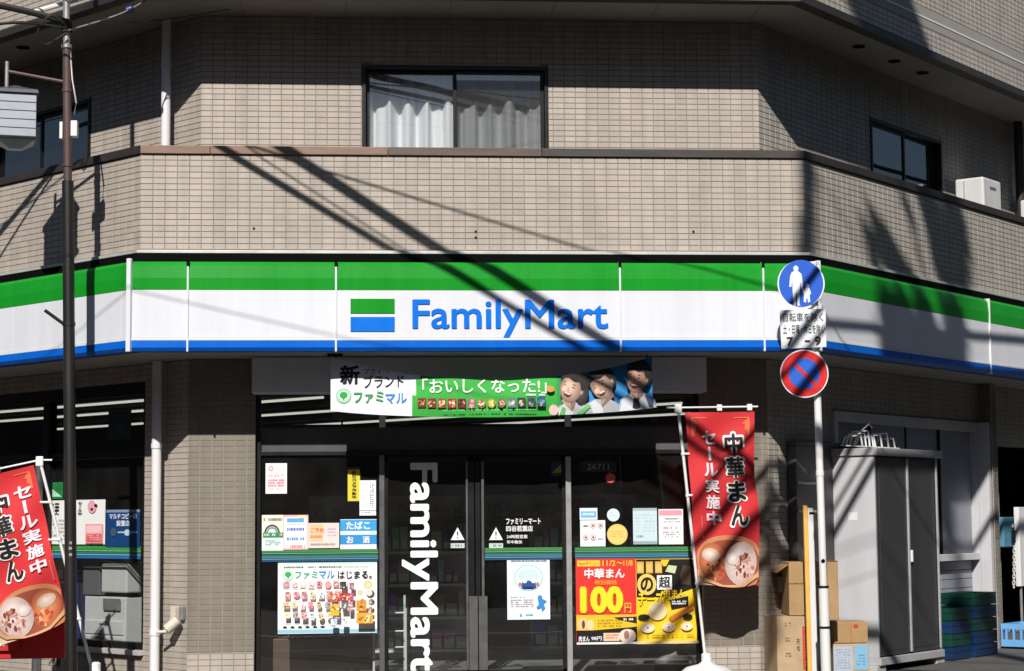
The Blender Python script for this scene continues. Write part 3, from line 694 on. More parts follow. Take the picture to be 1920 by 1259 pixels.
# ------------------------------------------------------------------ shop fascia sign
P_S = 0.15
def sign_run(face, cuts, label, u_first=None, mids=()):
    a0 = cuts[0]; T = empty('fascia_sign', fp(face, (cuts[0]+cuts[-1])/2, P_S, Z_SIGN0)); tag(T, label, 'sign')
    h = Z_SIGN1-Z_SIGN0; zg = Z_SIGN1-h*0.32; zbl = Z_SIGN0+h*0.112
    bk = MB(); bk.fbox(face, min(cuts)+0.02, max(cuts)-0.02, 0.004, 0.05, Z_SIGN0+0.01, Z_PAR0-0.03); bk.build('backing', 'black', T)
    for i in range(len(cuts)-1):
        u0, u1 = sorted((cuts[i], cuts[i+1])); u0 += 0.004; u1 -= 0.004
        p = MB(); p.fbox(face, u0, u1, 0.052, P_S-0.002, zbl+0.026, zg); pn = p.build('panel', 'sign_white', T, bevel=0.003)
        q = MB()   # green head, slightly rounded at the top
        prof = [(0.052, zg+0.001), (P_S, zg+0.001), (P_S+0.003, zg+0.10), (P_S-0.006, Z_SIGN1-0.03), (P_S-0.03, Z_SIGN1), (0.052, Z_SIGN1)]
        vs = [fp(face, u0, o, z) for o, z in prof]+[fp(face, u1, o, z) for o, z in prof]; n = len(prof)
        q.add(vs, [tuple(range(n)), tuple(range(n, 2*n))[::-1]]+[(k, (k+1) % n, n+(k+1) % n, n+k) for k in range(n)]); q.build('green_band', 'sign_green', pn, bevel=0.002)
        q = MB(); q.fbox(face, u0, u1, 0.052, P_S+0.006, zbl+0.004, zbl+0.024); q.build('ledge', 'sign_white', pn, bevel=0.003)
        q = MB()
        prof = [(0.052, zbl+0.002), (P_S+0.003, zbl+0.002), (P_S+0.003, Z_SIGN0+0.03), (P_S-0.02, Z_SIGN0), (0.052, Z_SIGN0)]
        vs = [fp(face, u0, o, z) for o, z in prof]+[fp(face, u1, o, z) for o, z in prof]; n = len(prof)
        q.add(vs, [tuple(range(n)), tuple(range(n, 2*n))[::-1]]+[(k, (k+1) % n, n+(k+1) % n, n+k) for k in range(n)]); q.build('blue_band', 'sign_blue', pn, bevel=0.002)
    return T
gs = lambda px: loc('F', px, 575, P_S)[0]
cF = [-HW-mitre(P_S)+0.01, gs(352), gs(630), gs(1163), gs(1432), HW+mitre(P_S)-0.006]
SG = sign_run('F', cF, 'green, white and blue shop sign with blue FamilyMart lettering over the entrance')
for px in (352, 630, 1163, 1432):
    u = gs(px); q = MB(); q.fbox('F', u-0.008, u+0.008, P_S-0.06, P_S+0.012, Z_SIGN0-0.005, Z_SIGN1+0.012); q.build('divider', 'sign_white', SG, bevel=0.003)
    q = MB(); q.fbox('F', u-0.012, u+0.012, P_S+0.004, P_S+0.016, Z_SIGN1-0.04, Z_SIGN1+0.014); q.build('divider_clip', 'black', SG)
# logo and lettering as raised cut letters
def raised(name, m, polys_or_text, box, col_m, off, th, parent, bold=0.0):
    pass
fnS, _ = sheetmap('F', P_S, (640, 550, 1160, 640))
for nm, m, bx in (('logo_block', 'sign_green', (657, 561, 739, 588)), ('logo_block', 'letter_blue', (657, 595, 739, 622))):
    q = MB(); c = [(bx[0], bx[3]), (bx[2], bx[3]), (bx[2], bx[1]), (bx[0], bx[1])]
    q.hexa([fnS(x, y, 0.0) for x, y in c]+[fnS(x, y, 0.006) for x, y in c]); q.build(nm, m, SG)
def letters(body, box, fn, bold, m, parent, th=0.006):
    vs, fs, (a0, a1, b0, b1) = textmesh(body, 0.0); x0, y0, x1, y1 = box
    q = MB(); W_ = a1-a0+2*bold; H_ = b1-b0+2*bold
    cnt = {}
    for f in fs:
        for i in range(len(f)):
            e_ = (f[i], f[(i+1) % len(f)]); k = tuple(sorted(e_)); cnt.setdefault(k, []).append(e_)
    for j in range(9):
        dx, dy = (0, 0) if j == 8 else (bold*math.cos(j*math.pi/4), bold*math.sin(j*math.pi/4)); t_ = th+0.0002*j
        def P(v, h): return fn(x0+(v[0]+dx-a0+bold)/W_*(x1-x0), y1-(v[1]+dy-b0+bold)/H_*(y1-y0), h)
        q.add([P(v, t_) for v in vs], fs)
        for k, l in cnt.items():
            if len(l) == 1:
                a, b = l[0]; q.quad(P(vs[a], t_), P(vs[a], 0.0), P(vs[b], 0.0), P(vs[b], t_))
    return q.build('lettering', m, parent, recalc=False)
letters('FamilyMart', (772, 562, 1140, 634), fnS, 0.016, 'letter_blue', SG)
uL0 = -mitre(P_S)+0.012
cL = [uL0+0.02, uL0+0.10, loc('L', 25, 600, P_S)[0], loc('L', 25, 600, P_S)[0]+1.8, LL-0.6]
sign_run('L', cL, 'green, white and blue fascia sign along the side street behind the dark lamp post')
cR = [uL0+0.02, loc('R', 1706, 600, P_S)[0], loc('R', 1856, 640, P_S)[0], loc('R', 1856, 640, P_S)[0]+1.8, RL-0.5]
SR = sign_run('R', cR, 'green, white and blue fascia sign on the right side, dappled with shadow')
u = cR[2]; q = MB(); q.fbox('R', u-0.008, u+0.008, P_S-0.06, P_S+0.012, Z_SIGN0-0.005, Z_SIGN1+0.004); q.build('divider', 'white_paint', SR, bevel=0.003)
# corner posts of the sign
for sgn, f in ((-1, 'L'), (1, 'R')):
    c = Vector((sgn*(HW+mitre(P_S)), -P_S, 0)); d = Vector((-math.sin(AN/2)*1.0, -math.cos(AN/2), 0)) if sgn < 0 else Vector((math.sin(AN/2), -math.cos(AN/2), 0))
    q = MB(); c2 = c+d*0.004; a = Vector((-d.y, d.x, 0))
    q.hexa([c2+a*s1*0.02+d*s2*0.018+Vector((0, 0, z)) for z in (Z_SIGN0-0.006, Z_SIGN1+0.02) for s1, s2 in ((-1, -1), (1, -1), (1, 1), (-1, 1))])
    q.build('corner_post', 'sign_white', SG, bevel=0.005)

# ------------------------------------------------------------------ ceiling lights inside the shop
def lamp_row(o, us, row):
    for i, (a, b) in enumerate(us):
        T = empty('ceiling_light', fp('L', (a+b)/2, o, 2.6)); tag(T, '%s fluorescent strip light of the %s' % (('leftmost', 'second from left', 'third from left', 'fourth from left')[i], row), 'ceiling light', 'fluorescent lights inside the shop')
        q = MB(); q.fbox('L', a, b, o-0.035, o+0.035, 2.672, 2.698); q.build('housing', 'room_ceiling', T)
        q = MB(); q.tube([fp('L', a-0.02, o, 2.652), fp('L', b+0.02, o, 2.652)], 0.0135, 8); q.build('tube', 'tube_light', T, smooth=True)
lamp_row(-2.5, [(5.15, 7.4), (3.05, 5.05)], 'row nearest the side window')
lamp_row(-3.6, [(6.3, 8.3), (4.2, 6.2), (1.85, 4.1)], 'second row from the side window')
lamp_row(-5.3, [(7.3, 9.2), (5.3, 7.2), (3.1, 5.2)], 'third row from the side window')
lamp_row(-7.3, [(5.75, 7.6), (3.4, 5.65), (0.1, 2.4)], 'fourth row from the side window')
lamp_row(-9.05, [(3.45, 5.6), (1.35, 3.4)], 'row farthest from the side window')
# counter, rack and copier inside
T = empty('shop_counter', (-1.2, 1.6, 0.02)); tag(T, 'brown wooden counter low behind the left front pane', 'counter')
q = MB(); q.box(-1.75, -0.85, 1.25, 1.65, 0.02, 0.36); q.build('body', 'wood', T, bevel=0.01)
q = MB(); q.box(-1.62, -0.83, 1.22, 1.70, 0.365, 0.52); q.build('top', 'room_wall', T, bevel=0.01)
T = empty('copier', fp('L', 1.35, oLL-0.5, 0.02)); tag(T, 'white multifunction copier standing behind the side window', 'copier')
uc = loc('L', 225, 1100, oLL-0.35)[0]
q = MB(); q.fbox('L', uc-0.30, uc+0.34, oLL-0.70, oLL-0.20, 0.05, 0.72); q.build('body', 'copier', T, bevel=0.012)
for k in range(3):
    q = MB(); q.fbox('L', uc-0.28, uc+0.32, oLL-0.202, oLL-0.188, 0.10+0.14*k, 0.225+0.14*k); q.build('paper_tray', 'copier', T, bevel=0.006)
    q = MB(); q.fbox('L', uc-0.06, uc+0.08, oLL-0.187, oLL-0.183, 0.185+0.14*k, 0.20+0.14*k); q.build('tray_grip', 'grey_plastic', T)
q = MB(); q.fbox('L', uc-0.34, uc+0.05, oLL-0.65, oLL-0.18, 0.76, 1.02); q.build('scanner', 'copier', T, bevel=0.012)
q = MB(); q.fbox('L', uc-0.24, uc+0.02, oLL-0.1845, oLL-0.180, 0.60, 0.705); q.build('vent_panel', 'galvanised', T)
q = MB(); q.fbox('L', uc+0.10, uc+0.36, oLL-0.55, oLL-0.19, 0.73, 0.99); q.build('screen_unit', 'grey_plastic', T, bevel=0.01)
# a dark coat stand / umbrella rack next to it, and a green signboard leaning inside
T = empty('umbrella_rack', fp('L', uc+0.62, oLL-0.35, 0.02)); tag(T, 'dark rack of black umbrellas beside the copier behind the side window', 'umbrella rack')
q = MB(); q.fbox('L', uc+0.50, uc+0.74, oLL-0.45, oLL-0.25, 0.03, 0.12); q.build('tray', 'grey_plastic', T, bevel=0.006)
for k in range(4):
    q = MB(); q.tube([fp('L', uc+0.54+0.05*k, oLL-0.35, 0.12), fp('L', uc+0.53+0.055*k, oLL-0.34, 0.80), fp('L', uc+0.53+0.055*k, oLL-0.34, 0.98)], [0.012, 0.035, 0.010], 8); q.build('umbrella', 'cable_black' if k % 2 else 'plastic_blue', T, smooth=True)
q = MB(); a = uc+0.85; q.fbox('L', a, a+0.10, oLL-0.24, oLL-0.20, 0.30, 0.72); single('lime_panel', q, 'lime_vinyl', 'lime yellow panel standing behind the side window left of the umbrellas', 'panel', bevel=0.004)
q = MB(); q.fbox('L', a+0.10, a+0.42, oLL-0.26, oLL-0.22, 0.30, 1.0); single('green_panel', q, 'sign_green', 'dark green panel standing behind the side window beside the lime panel', 'panel', bevel=0.004)
T = empty('wire_rack', (-0.62, 1.15, 0.02)); tag(T, 'white tubular rack standing inside behind the left sliding door', 'rack')
for x in (-0.86, -0.58):
    for y in (1.15, 1.5):
        q = MB(); q.tube([(x, y, 0.02), (x, y, 0.62 if y < 1.3 else 0.72)], 0.011, 8); q.build('post', 'white_paint', T, smooth=True)
for z in (0.28, 0.42, 0.58):
    q = MB(); q.tube([(-0.86, 1.15, z), (-0.58, 1.15, z)], 0.008, 8); q.tube([(-0.58, 1.15, z), (-0.58, 1.5, z+0.06)], 0.008, 8); q.build('rail', 'white_paint', T, smooth=True)

# product shelves deeper in the shop
def gondola(x0, x1, y, h, label, seed):
    T = empty('product_shelf', ((x0+x1)/2, y, 0.02)); tag(T, label, 'shelf', 'product shelves inside the shop'); rr = random.Random(seed)
    q = MB(); q.box(x0, x1, y+0.28, y+0.34, 0.02, h); q.build('back_panel', 'copier', T)
    n = int(h/0.32)
    for k in range(n):
        z = 0.1+k*0.32; q = MB(); q.box(x0, x1, y, y+0.28, z, z+0.025); q.build('shelf_board', 'copier', T)
        q = MB(); x = x0+0.02
        while x < x1-0.1:
            w_ = rr.uniform(0.06, 0.13); hh = rr.uniform(0.12, 0.25); c = [rr.uniform(0.05, 0.6) for _ in range(3)]
            q.box(x, x+w_-0.012, y+0.02, y+0.22, z+0.026, z+0.026+hh, tuple(c)); q.box(x+0.006, x+w_-0.018, y+0.0185, y+0.0195, z+0.05, z+0.05+hh*0.4, (0.7, 0.7, 0.65)); x += w_
        o = q.build('products', 'print', T); o['kind'] = 'stuff'
gondola(-1.75, 0.1, 3.1, 1.35, 'product shelf standing behind the left half of the entrance glass', 1)
gondola(0.75, 2.5, 3.3, 1.35, 'product shelf standing behind the right pane of the entrance', 2)
gondola(-5.2, -2.6, 5.2, 1.4, 'product shelf deep inside behind the side window', 3)
gondola(-1.6, 2.6, 8.5, 1.7, 'long product shelf along the rear of the shop', 4)

# ------------------------------------------------------------------ hanging cloth banner over the door
YB = 0.15
def banner_fn(x, y, h):
    """x: 0..1 along, y: 0 top .. 1 bottom"""
    u0 = loc('F', 620, 720, -YB)[0]; u1 = loc('F', 1223, 720, -YB)[0]
    u = u0+(u1-u0)*x
    k = max(0.0, 4*x*(1-x))
    zt = loc('F', 920, 668, -YB)[1]-0.20*k**0.9-0.035*(1-k)*0
    zb = loc('F', 920, 767, -YB)[1]-0.068*k**0.8-0.01*(1-x)
    dep = 0.05*k*math.sin(y*2.2)+0.012*math.sin(x*21+y*2)*(1-y*0.5)
    return Vector((u, YB-dep-h, zt+(zb-zt)*y))
T = empty('hanging_banner', (0, YB, 2.3)); tag(T, 'white and green cloth banner sagging over the entrance with three smiling people', 'banner')
q = MB(); nx, ny = 80, 10; gv = [banner_fn(i/nx, j/ny, 0) for i in range(nx+1) for j in range(ny+1)]; gf = []; gc = []
for i in range(nx):
    for j in range(ny):
        a = i*(ny+1)+j; x = (i+0.5)/nx; y = (j+0.5)/ny
        xg = 0.243+0.028*(1-y) if True else 0
        c = (238, 238, 246) if x < xg-0.0 else ((52, 172, 62) if x < 0.70 else ((44, 140, 205) if x > 0.74 else (48, 150, 80)))
        q.add([gv[a], gv[a+1], gv[a+ny+2], gv[a+ny+1]], [(0, 1, 2, 3)], lin(c))
o = q.build('cloth', 'cloth_print', T, recalc=False, smooth=False)
bm = bmesh.new(); bm.from_mesh(o.data); bmesh.ops.remove_doubles(bm, verts=bm.verts, dist=1e-5); bmesh.ops.recalc_face_normals(bm, faces=bm.faces)
for f_ in bm.faces: f_.smooth = True
bm.to_mesh(o.data); bm.free()
clampy = lambda v: min(0.992, max(0.008, v))
bpx = lambda x, y: ((x-620)/603, clampy((y-(668+48*4*((x-620)/603)*(1-(x-620)/603)))/(99-31*4*((x-620)/603)*(1-(x-620)/603))))
A = Art(lambda x, y, h: banner_fn(*bpx(x, y), h+0.002), 0.0004, fine=(9.0, 1, 1))
A.text('新', 637, 684, 674, 720, (15, 15, 18), 0.035); A.text('プライベート', 681, 691, 752, 701, (25, 25, 30), 0.01); A.text('ブランド', 681, 703, 756, 727, (15, 15, 18), 0.015)
A.ell(644, 740, 14, 13.5, (120, 205, 150)); A.ell(644, 740, 12.3, 11.8, (235, 240, 245)); A.ell(644, 740, 10.8, 10.4, (110, 200, 140)); A.ell(644, 740, 9.6, 9.2, (240, 245, 245)); A.ell(644, 739, 7.5, 6.5, (50, 175, 85)); A.rect(642.5, 742, 645.5, 748, (50, 175, 85))
A.text('ファミ', 663, 733, 718, 754, (60, 165, 85), 0.025); A.text('マル', 721, 737, 761, 756, (70, 150, 215), 0.025)
A.text('「おいしくなった!」', 790, 713, 1022, 741, (245, 255, 245), 0.012)
A.scribble(980, 742, 1019, 746, 1, (210, 240, 210), fill=0.9)
pc = [(150, 60, 30), (165, 70, 40), (190, 110, 60), (205, 60, 50), (140, 40, 40), (200, 150, 140), (190, 140, 90), (215, 190, 80), (180, 120, 100), (150, 160, 160), (70, 80, 80), (90, 110, 110), (60, 120, 170)]
for i, c in enumerate(pc):
    x = 781+i*18.5; yb = 748+3*math.sin(i/12*3.14)
    A.food(x, yb, x+15.5, yb+17, [c, tuple(min(255, v+60) for v in c), tuple(int(v*0.55) for v in c), (225, 205, 170)], 12, i, tuple(int(v*0.75) for v in c), rnd=i in (6, 7, 8))
A.scribble(825, 770, 1000, 773, 1, (120, 215, 130), 0.7, 0.8)
# generic smiling people printed at the right end
def softell(x, y, rx, ry, c0, c1, tilt=0.0, n=6, dx=-0.22, dy=-0.10):
    for k in range(n):
        f_ = k/(n-1); A.ell(x+rx*dx*f_, y+ry*dy*f_, rx*(1-0.62*f_), ry*(1-0.62*f_), tuple(int(a_+(b_-a_)*f_) for a_, b_ in zip(c0, c1)), 20, tilt); A.h -= 0.6
    A.h += 1
def head(cx, cy, w_, h_, hair, skin, tilt, cloth_, fem=False):
    ct, st = math.cos(tilt), math.sin(tilt)
    def R2(x, y): return (cx+(x*ct-y*st)*w_, cy+(x*st+y*ct)*h_)
    dk = tuple(int(v*0.62) for v in skin); md = tuple(int(v*0.84) for v in skin); hi = tuple(min(255, int(v*1.07)) for v in skin); hl = tuple(min(255, v+38) for v in hair)
    A.poly([(cx-w_*1.7, cy+h_*2.6), (cx-w_*1.45, cy+h_*1.5), (cx-w_*0.5, cy+h_*1.05), (cx+w_*0.7, cy+h_*1.05), (cx+w_*1.6, cy+h_*1.5), (cx+w_*1.8, cy+h_*2.6)], tuple(int(v*0.82) for v in cloth_))
    A.poly([(cx-w_*1.6, cy+h_*2.6), (cx-w_*1.3, cy+h_*1.55), (cx-w_*0.5, cy+h_*1.12), (cx+w_*0.1, cy+h_*1.6), (cx+w_*0.2, cy+h_*2.6)], cloth_)
    A.poly([R2(-0.42, 0.45), R2(0.55, 0.4), R2(0.62, 1.15), (cx+w_*0.05, cy+h_*1.65), R2(-0.5, 1.15)], dk); A.poly([R2(-0.38, 0.9), R2(0.15, 1.0), (cx+w_*0.0, cy+h_*1.5), R2(-0.45, 1.2)], md)
    x, y = R2(0.2, -0.22); softell(x, y, w_*1.1, h_*1.02, hair, hl, tilt, dx=-0.1, dy=-0.3)
    if fem: x, y = R2(0.95, 0.25); softell(x, y, w_*0.5, h_*0.75, hair, hl, 0.2)
    x, y = R2(-0.02, 0.16); softell(x, y, w_*0.86, h_*0.92, dk, skin, tilt, 8); x, y = R2(-0.42, 0.34); softell(x, y, w_*0.3, h_*0.2, skin, hi, tilt, 4)
    x, y = R2(0.86, 0.14); softell(x, y, w_*0.13, h_*0.2, dk, md, tilt, 4)
    A.poly([R2(-0.95, -0.05), R2(-0.78, -0.38), R2(-0.35, -0.50), R2(0.1, -0.36), R2(0.55, -0.46), R2(0.84, 0.08), R2(1.15, -0.35), R2(0.8, -1.0), R2(0.0, -1.2), R2(-0.8, -0.85)], hair)
    for k_ in range(11):
        f_ = -0.85+0.17*k_; A.poly([R2(f_, -0.45-0.05*(k_ % 2)), R2(f_+0.07, -0.5-0.06*(k_ % 3)), R2(f_*0.7+0.12, -1.0)], tuple(min(255, v+14+10*(k_ % 3)) for v in hair)); A.h -= 0.85
    A.h += 2
    for e_ in (-1, 1):
        A.poly([R2(-0.2+e_*0.36-0.17, 0.06), R2(-0.2+e_*0.36, -0.01), R2(-0.2+e_*0.36+0.17, 0.07), R2(-0.2+e_*0.36, 0.035)], (62, 40, 36)); A.poly([R2(-0.2+e_*0.38-0.2, -0.13), R2(-0.2+e_*0.38, -0.2), R2(-0.2+e_*0.38+0.2, -0.12), R2(-0.2+e_*0.38, -0.155)], tuple(int(v*0.4) for v in skin))
    A.poly([R2(-0.30, 0.34), R2(-0.2, 0.1), R2(-0.12, 0.36)], md)
    A.poly([R2(-0.54, 0.50), R2(-0.2, 0.47), R2(0.14, 0.50), R2(0.02, 0.70), R2(-0.2, 0.77), R2(-0.42, 0.69)], (112, 38, 38)); A.poly([R2(-0.47, 0.515), R2(-0.2, 0.495), R2(0.09, 0.515), R2(0.0, 0.59), R2(-0.4, 0.59)], (236, 230, 222))
A.ell(1028, 733, 8, 6, (206, 150, 80), 12)
head(1124, 722, 24, 27, (20, 18, 20), (216, 176, 154), -0.42, (214, 216, 222))
head(1068, 728, 24, 28, (32, 24, 24), (228, 188, 168), 0.30, (222, 230, 232), True); A.poly([(1076, 778), (1098, 760), (1105, 763), (1088, 779)], (110, 195, 110)); A.poly([(1044, 780), (1050, 766), (1056, 768), (1054, 781)], (110, 195, 110))
head(1191, 709, 22, 28, (26, 22, 24), (212, 168, 146), 0.10, (226, 229, 238)); A.poly([(1184, 748), (1194, 748), (1197, 765), (1189, 767), (1182, 765)], (25, 30, 55)); A.poly([(1206, 741), (1222, 748), (1222, 764), (1214, 764)], (60, 75, 110))
A.ell(1033, 772, 9, 10, (235, 205, 195), 14)
A.build('print', T, 'cloth_print')
for x in (0.015, 0.985):
    p = banner_fn(x, 0.02, 0); q = MB(); q.tube([p, Vector((p.x, p.y+0.02, Z_SIGN0+0.005))], 0.004, 6); q.build('tie', 'cable_black', T)
q = MB(); p = banner_fn(0, 0, 0); q.box(p.x-0.03, p.x+0.10, p.y-0.03, p.y+0.05, Z_SIGN0-0.022, Z_SIGN0+0.001); q.build('hook_plate', 'bronze_frame', T)

# ------------------------------------------------------------------ red vertical flags
def flag(name, label, tl, tr, bl, br, Y, mirror, sway, txtcols):
    """flag cloth from four survey corners in the plane y=Y, rippled; pole along the hung side"""
    P = {k: (lambda q: Vector((q[0], Y, q[1])))(loc('F', *v, -Y)) for k, v in dict(tl=tl, tr=tr, bl=bl, br=br).items()}
    def fn(x, y, h):
        p = P['tl'].lerp(P['tr'], x).lerp(P['bl'].lerp(P['br'], x), y)
        d = sway*(x if not mirror else 1-x)*(0.35+0.65*y)
        rip = d*math.sin(x*7.5+y*3.2+1)*0.55+0.018*math.sin(y*16+x*5)+0.028*math.sin(y*7-x*3)*(0.3+x*0.7)
        return Vector((p.x+0.010*math.sin(y*9+2)*(x if not mirror else 1-x), p.y-rip-h, p.z+0.012*math.sin(x*6.3+1)*y))
    T = empty(name, (P['bl'].x, Y, 0)); tag(T, label, 'banner flag', 'red sale flags by the shop')
    q = MB(); nx, ny = 16, 40
    gv = [fn(i/nx, j/ny, 0) for i in range(nx+1) for j in range(ny+1)]; gf = [(i*(ny+1)+j, i*(ny+1)+j+1, (i+1)*(ny+1)+j+1, (i+1)*(ny+1)+j) for i in range(nx) for j in range(ny)]
    q.add(gv, gf, lin((208, 44, 50))); q.build('cloth', 'cloth_print', T, smooth=True)
    A = Art(lambda x, y, h: fn(x, y, h+0.003), 0.0005, fine=(0.05, 0.6, 1.45))
    M = (lambda a, b: (a, b)) if not mirror else (lambda a, b: (a, b))
    # corner flourishes
    for sx in (0, 1):
        for k in range(3):
            a, b = (0.07+0.03*k, 0.11+0.03*k) if sx == 0 else (0.89-0.03*k, 0.93-0.03*k)
            A.rect(a, 0.035+0.012*k, b, 0.14-0.035*k, (222, 110, 70))
        a, b = (0.08, 0.30) if sx == 0 else (0.70, 0.92)
        A.rect(a, 0.030, b, 0.036, (226, 120, 80))
    x0, x1 = txtcols[0]
    A.vtext('中華まん', x0-0.025, 0.105, x1+0.025, 0.665, (245, 238, 235), 0.085, gap=0.06, nb=10); A.vtext('中華まん', x0, 0.115, x1, 0.655, (18, 16, 18), 0.035, gap=0.10)
    x0, x1 = txtcols[1]
    A.vtext('セール実施中', x0, 0.10, x1, 0.655, (240, 225, 235), 0.03, gap=0.14)
    xs = txtcols[2]
    for k in range(16): A.rect(xs, 0.60+k*0.008, xs+0.018, 0.604+k*0.008, (228, 140, 130))
    # steamer basket with two buns, clipped to the cloth
    def cl_(pts): return [(min(0.995, max(0.005, x)), min(0.995, max(0.005, y))) for x, y in pts]
    def el(cx, cy, rx, ry, col, n=26): A.poly(cl_([(cx+rx*math.cos(k*2*math.pi/n), cy+ry*math.sin(k*2*math.pi/n)) for k in range(n)]), col)
    el(0.53, 0.875, 0.56, 0.175, (196, 128, 84)); A.poly(cl_([(0.0, 0.90), (0.06, 0.95), (0.25, 0.985), (0.6, 0.995), (0.0, 0.995)]), (232, 205, 178))
    el(0.53, 0.868, 0.48, 0.142, (150, 70, 48))
    s = 1 if not mirror else -1; cx = 0.5
    rb = random.Random(4)
    def soft(x, y, rx, ry, c0, c1, n=7):
        for k in range(n):
            f_ = k/(n-1); el(x-rx*0.10*f_, y-ry*0.16*f_, rx*(1-0.78*f_), ry*(1-0.78*f_), tuple(int(a_+(b_-a_)*f_) for a_, b_ in zip(c0, c1)), 24); A.h -= 0.6
        A.h += 1
    def crumbs(x, y, rx, ry, pal, n):
        for k in range(n):
            a_ = rb.uniform(0, 6.28); d_ = math.sqrt(rb.random()); el(x+rx*d_*math.cos(a_), y+ry*d_*math.sin(a_), rx*rb.uniform(0.08, 0.24), ry*rb.uniform(0.08, 0.24), pal[rb.randrange(len(pal))], 7); A.h -= 0.85
        A.h += 1
    soft(cx-s*0.24, 0.862, 0.22, 0.112, (176, 92, 58), (232, 168, 122)); crumbs(cx-s*0.20, 0.888, 0.15, 0.07, [(226, 120, 70), (196, 74, 46), (240, 176, 120), (160, 60, 40), (236, 140, 90)], 34); soft(cx-s*0.27, 0.822, 0.14, 0.040, (206, 172, 152), (240, 222, 210))
    soft(cx+s*0.20, 0.862, 0.26, 0.124, (196, 170, 164), (242, 230, 228)); crumbs(cx+s*0.25, 0.885, 0.15, 0.075, [(186, 116, 100), (150, 78, 64), (214, 158, 140), (120, 60, 50), (226, 186, 172)], 44); soft(cx+s*0.07, 0.832, 0.10, 0.035, (222, 204, 200), (248, 240, 240), 5)
    A.poly(cl_([(0.02, 0.90), (0.12, 0.955), (0.4, 0.985), (0.75, 0.975), (0.98, 0.92), (0.98, 0.95), (0.75, 0.993), (0.35, 0.995), (0.1, 0.975), (0.02, 0.94)]), (214, 160, 116))
    A.build('print', T, 'cloth_print')
    return T, fn
def flag_hardware(T, fn, side, base, top_ext, crown):
    """pole, crossbar, loops and base of a flag; side = x of the hung edge (0 or 1)"""
    t = fn(side, -0.015, 0); s = 1 if side == 0 else -1
    top = Vector((t.x-s*0.055, t.y, t.z+0.02)); bot = Vector(base)
    q = MB(); q.tube([bot, top+(top-bot).normalized()*0.03], 0.013, 10); q.build('pole', 'white_paint', T, smooth=True)
    c = fn(1-side, -0.015, 0); q = MB(); q.tube([top-Vector((s*0.10, 0, 0)), top, Vector((c.x+s*0.03, c.y, c.z+0.02))], 0.008, 8); q.build('crossbar', 'white_paint', T, smooth=True)
    q = MB(); q.box(top.x-0.03, top.x+0.03, top.y-0.02, top.y+0.02, top.z-0.05, top.z+0.03); q.build('joint', 'white_paint', T, bevel=0.006)
    ax = (top-bot)
    for y in (0.24, 0.48, 0.985):
        p = fn(side, y, 0); k = (p.z-bot.z)/ax.z; r_ = bot+ax*k
        q = MB(); q.tube([Vector((r_.x, r_.y-0.014, r_.z)), p+Vector((s*0.012, -0.004, 0))], 0.010, 8); q.tube([r_-Vector((0, 0, 0.012)), r_+Vector((0, 0, 0.012))], 0.018, 10); q.build('loop', 'white_paint', T)
    for x in (0.5, 0.93):
        xx = x if side == 0 else 1-x
        p = fn(xx, -0.02, 0); q = MB(); q.box(p.x-0.022, p.x+0.022, p.y-0.012, p.y+0.012, p.z-0.02, p.z+0.035); q.build('hanger', 'white_paint', T, bevel=0.004)
    # moulded water base
    z0 = 0.0; prof = [(0.24, 0.0), (0.25, 0.03), (0.24, 0.09), (0.17, 0.145), (0.07, 0.17), (0.045, 0.19), (0.045, 0.25), (0.030, 0.262)]
    n = 28; vs = [Vector((bot.x+r_*math.cos(k*2*math.pi/n), bot.y+r_*math.sin(k*2*math.pi/n), z+z0)) for r_, z in prof for k in range(n)]
    fs = [(i*n+k, i*n+(k+1) % n, (i+1)*n+(k+1) % n, (i+1)*n+k) for i in range(len(prof)-1) for k in range(n)]+[tuple((len(prof)-1)*n+k for k in range(n))]
    q = MB(); q.add(vs, fs); q.build('water_base', 'white_paint', T, smooth=True)
T, fn = flag('sale_flag', 'upright red sale flag with black characters hanging at the right of the entrance', (1284, 774), (1413, 772), (1308, 1101), (1427, 1101), 0.15, False, 0.09, ((0.56, 0.82), (0.22, 0.43), 0.13))
b = loc('F', 1326, 1295, -0.15); flag_hardware(T, fn, 0, (b[0], 0.15, 0.10), 0, 1)
T, fn = flag('sale_flag', 'tilted red sale flag cut off by the left picture edge beside the lamp post', (-72, 905), (62, 872), (4, 1215), (128, 1168), 0.10, True, 0.05, ((0.27, 0.55), (0.65, 0.90), 0.935))
b = loc('F', 178, 1290, -0.10); flag_hardware(T, fn, 1, (b[0], 0.10, 0.10), 0, 1)
q = MB(); a = loc('F', 0, 1165, -0.3); c = loc('F', 118, 1225, -0.3)
q.box(a[0]-0.4, c[0], 0.40, 0.55, c[1]-0.05, a[1]+0.02)
T = empty('red_display', (a[0], 0.45, 0)); tag(T, 'dark red display stand low at the left edge behind the tilted flag', 'display stand')
q.build('cover', 'red_vinyl', T, bevel=0.01)
for x in (a[0]-0.35, c[0]-0.06):
    q = MB(); q.tube([(x, 0.475, 0), (x, 0.475, c[1]-0.05)], 0.02, 8); q.build('leg', 'bronze_frame', T)
q = MB(); q.box(a[0]-0.4, a[0]+0.15, 0.36, 0.395, c[1]+0.02, a[1]+0.06); q.build('red_card', 'red_vinyl', T, bevel=0.004)
q = MB(); q.box(a[0]-0.03, a[0]+0.03, 0.352, 0.358, c[1]+0.06, c[1]+0.11); q.build('white_mark', 'white_paint', T)

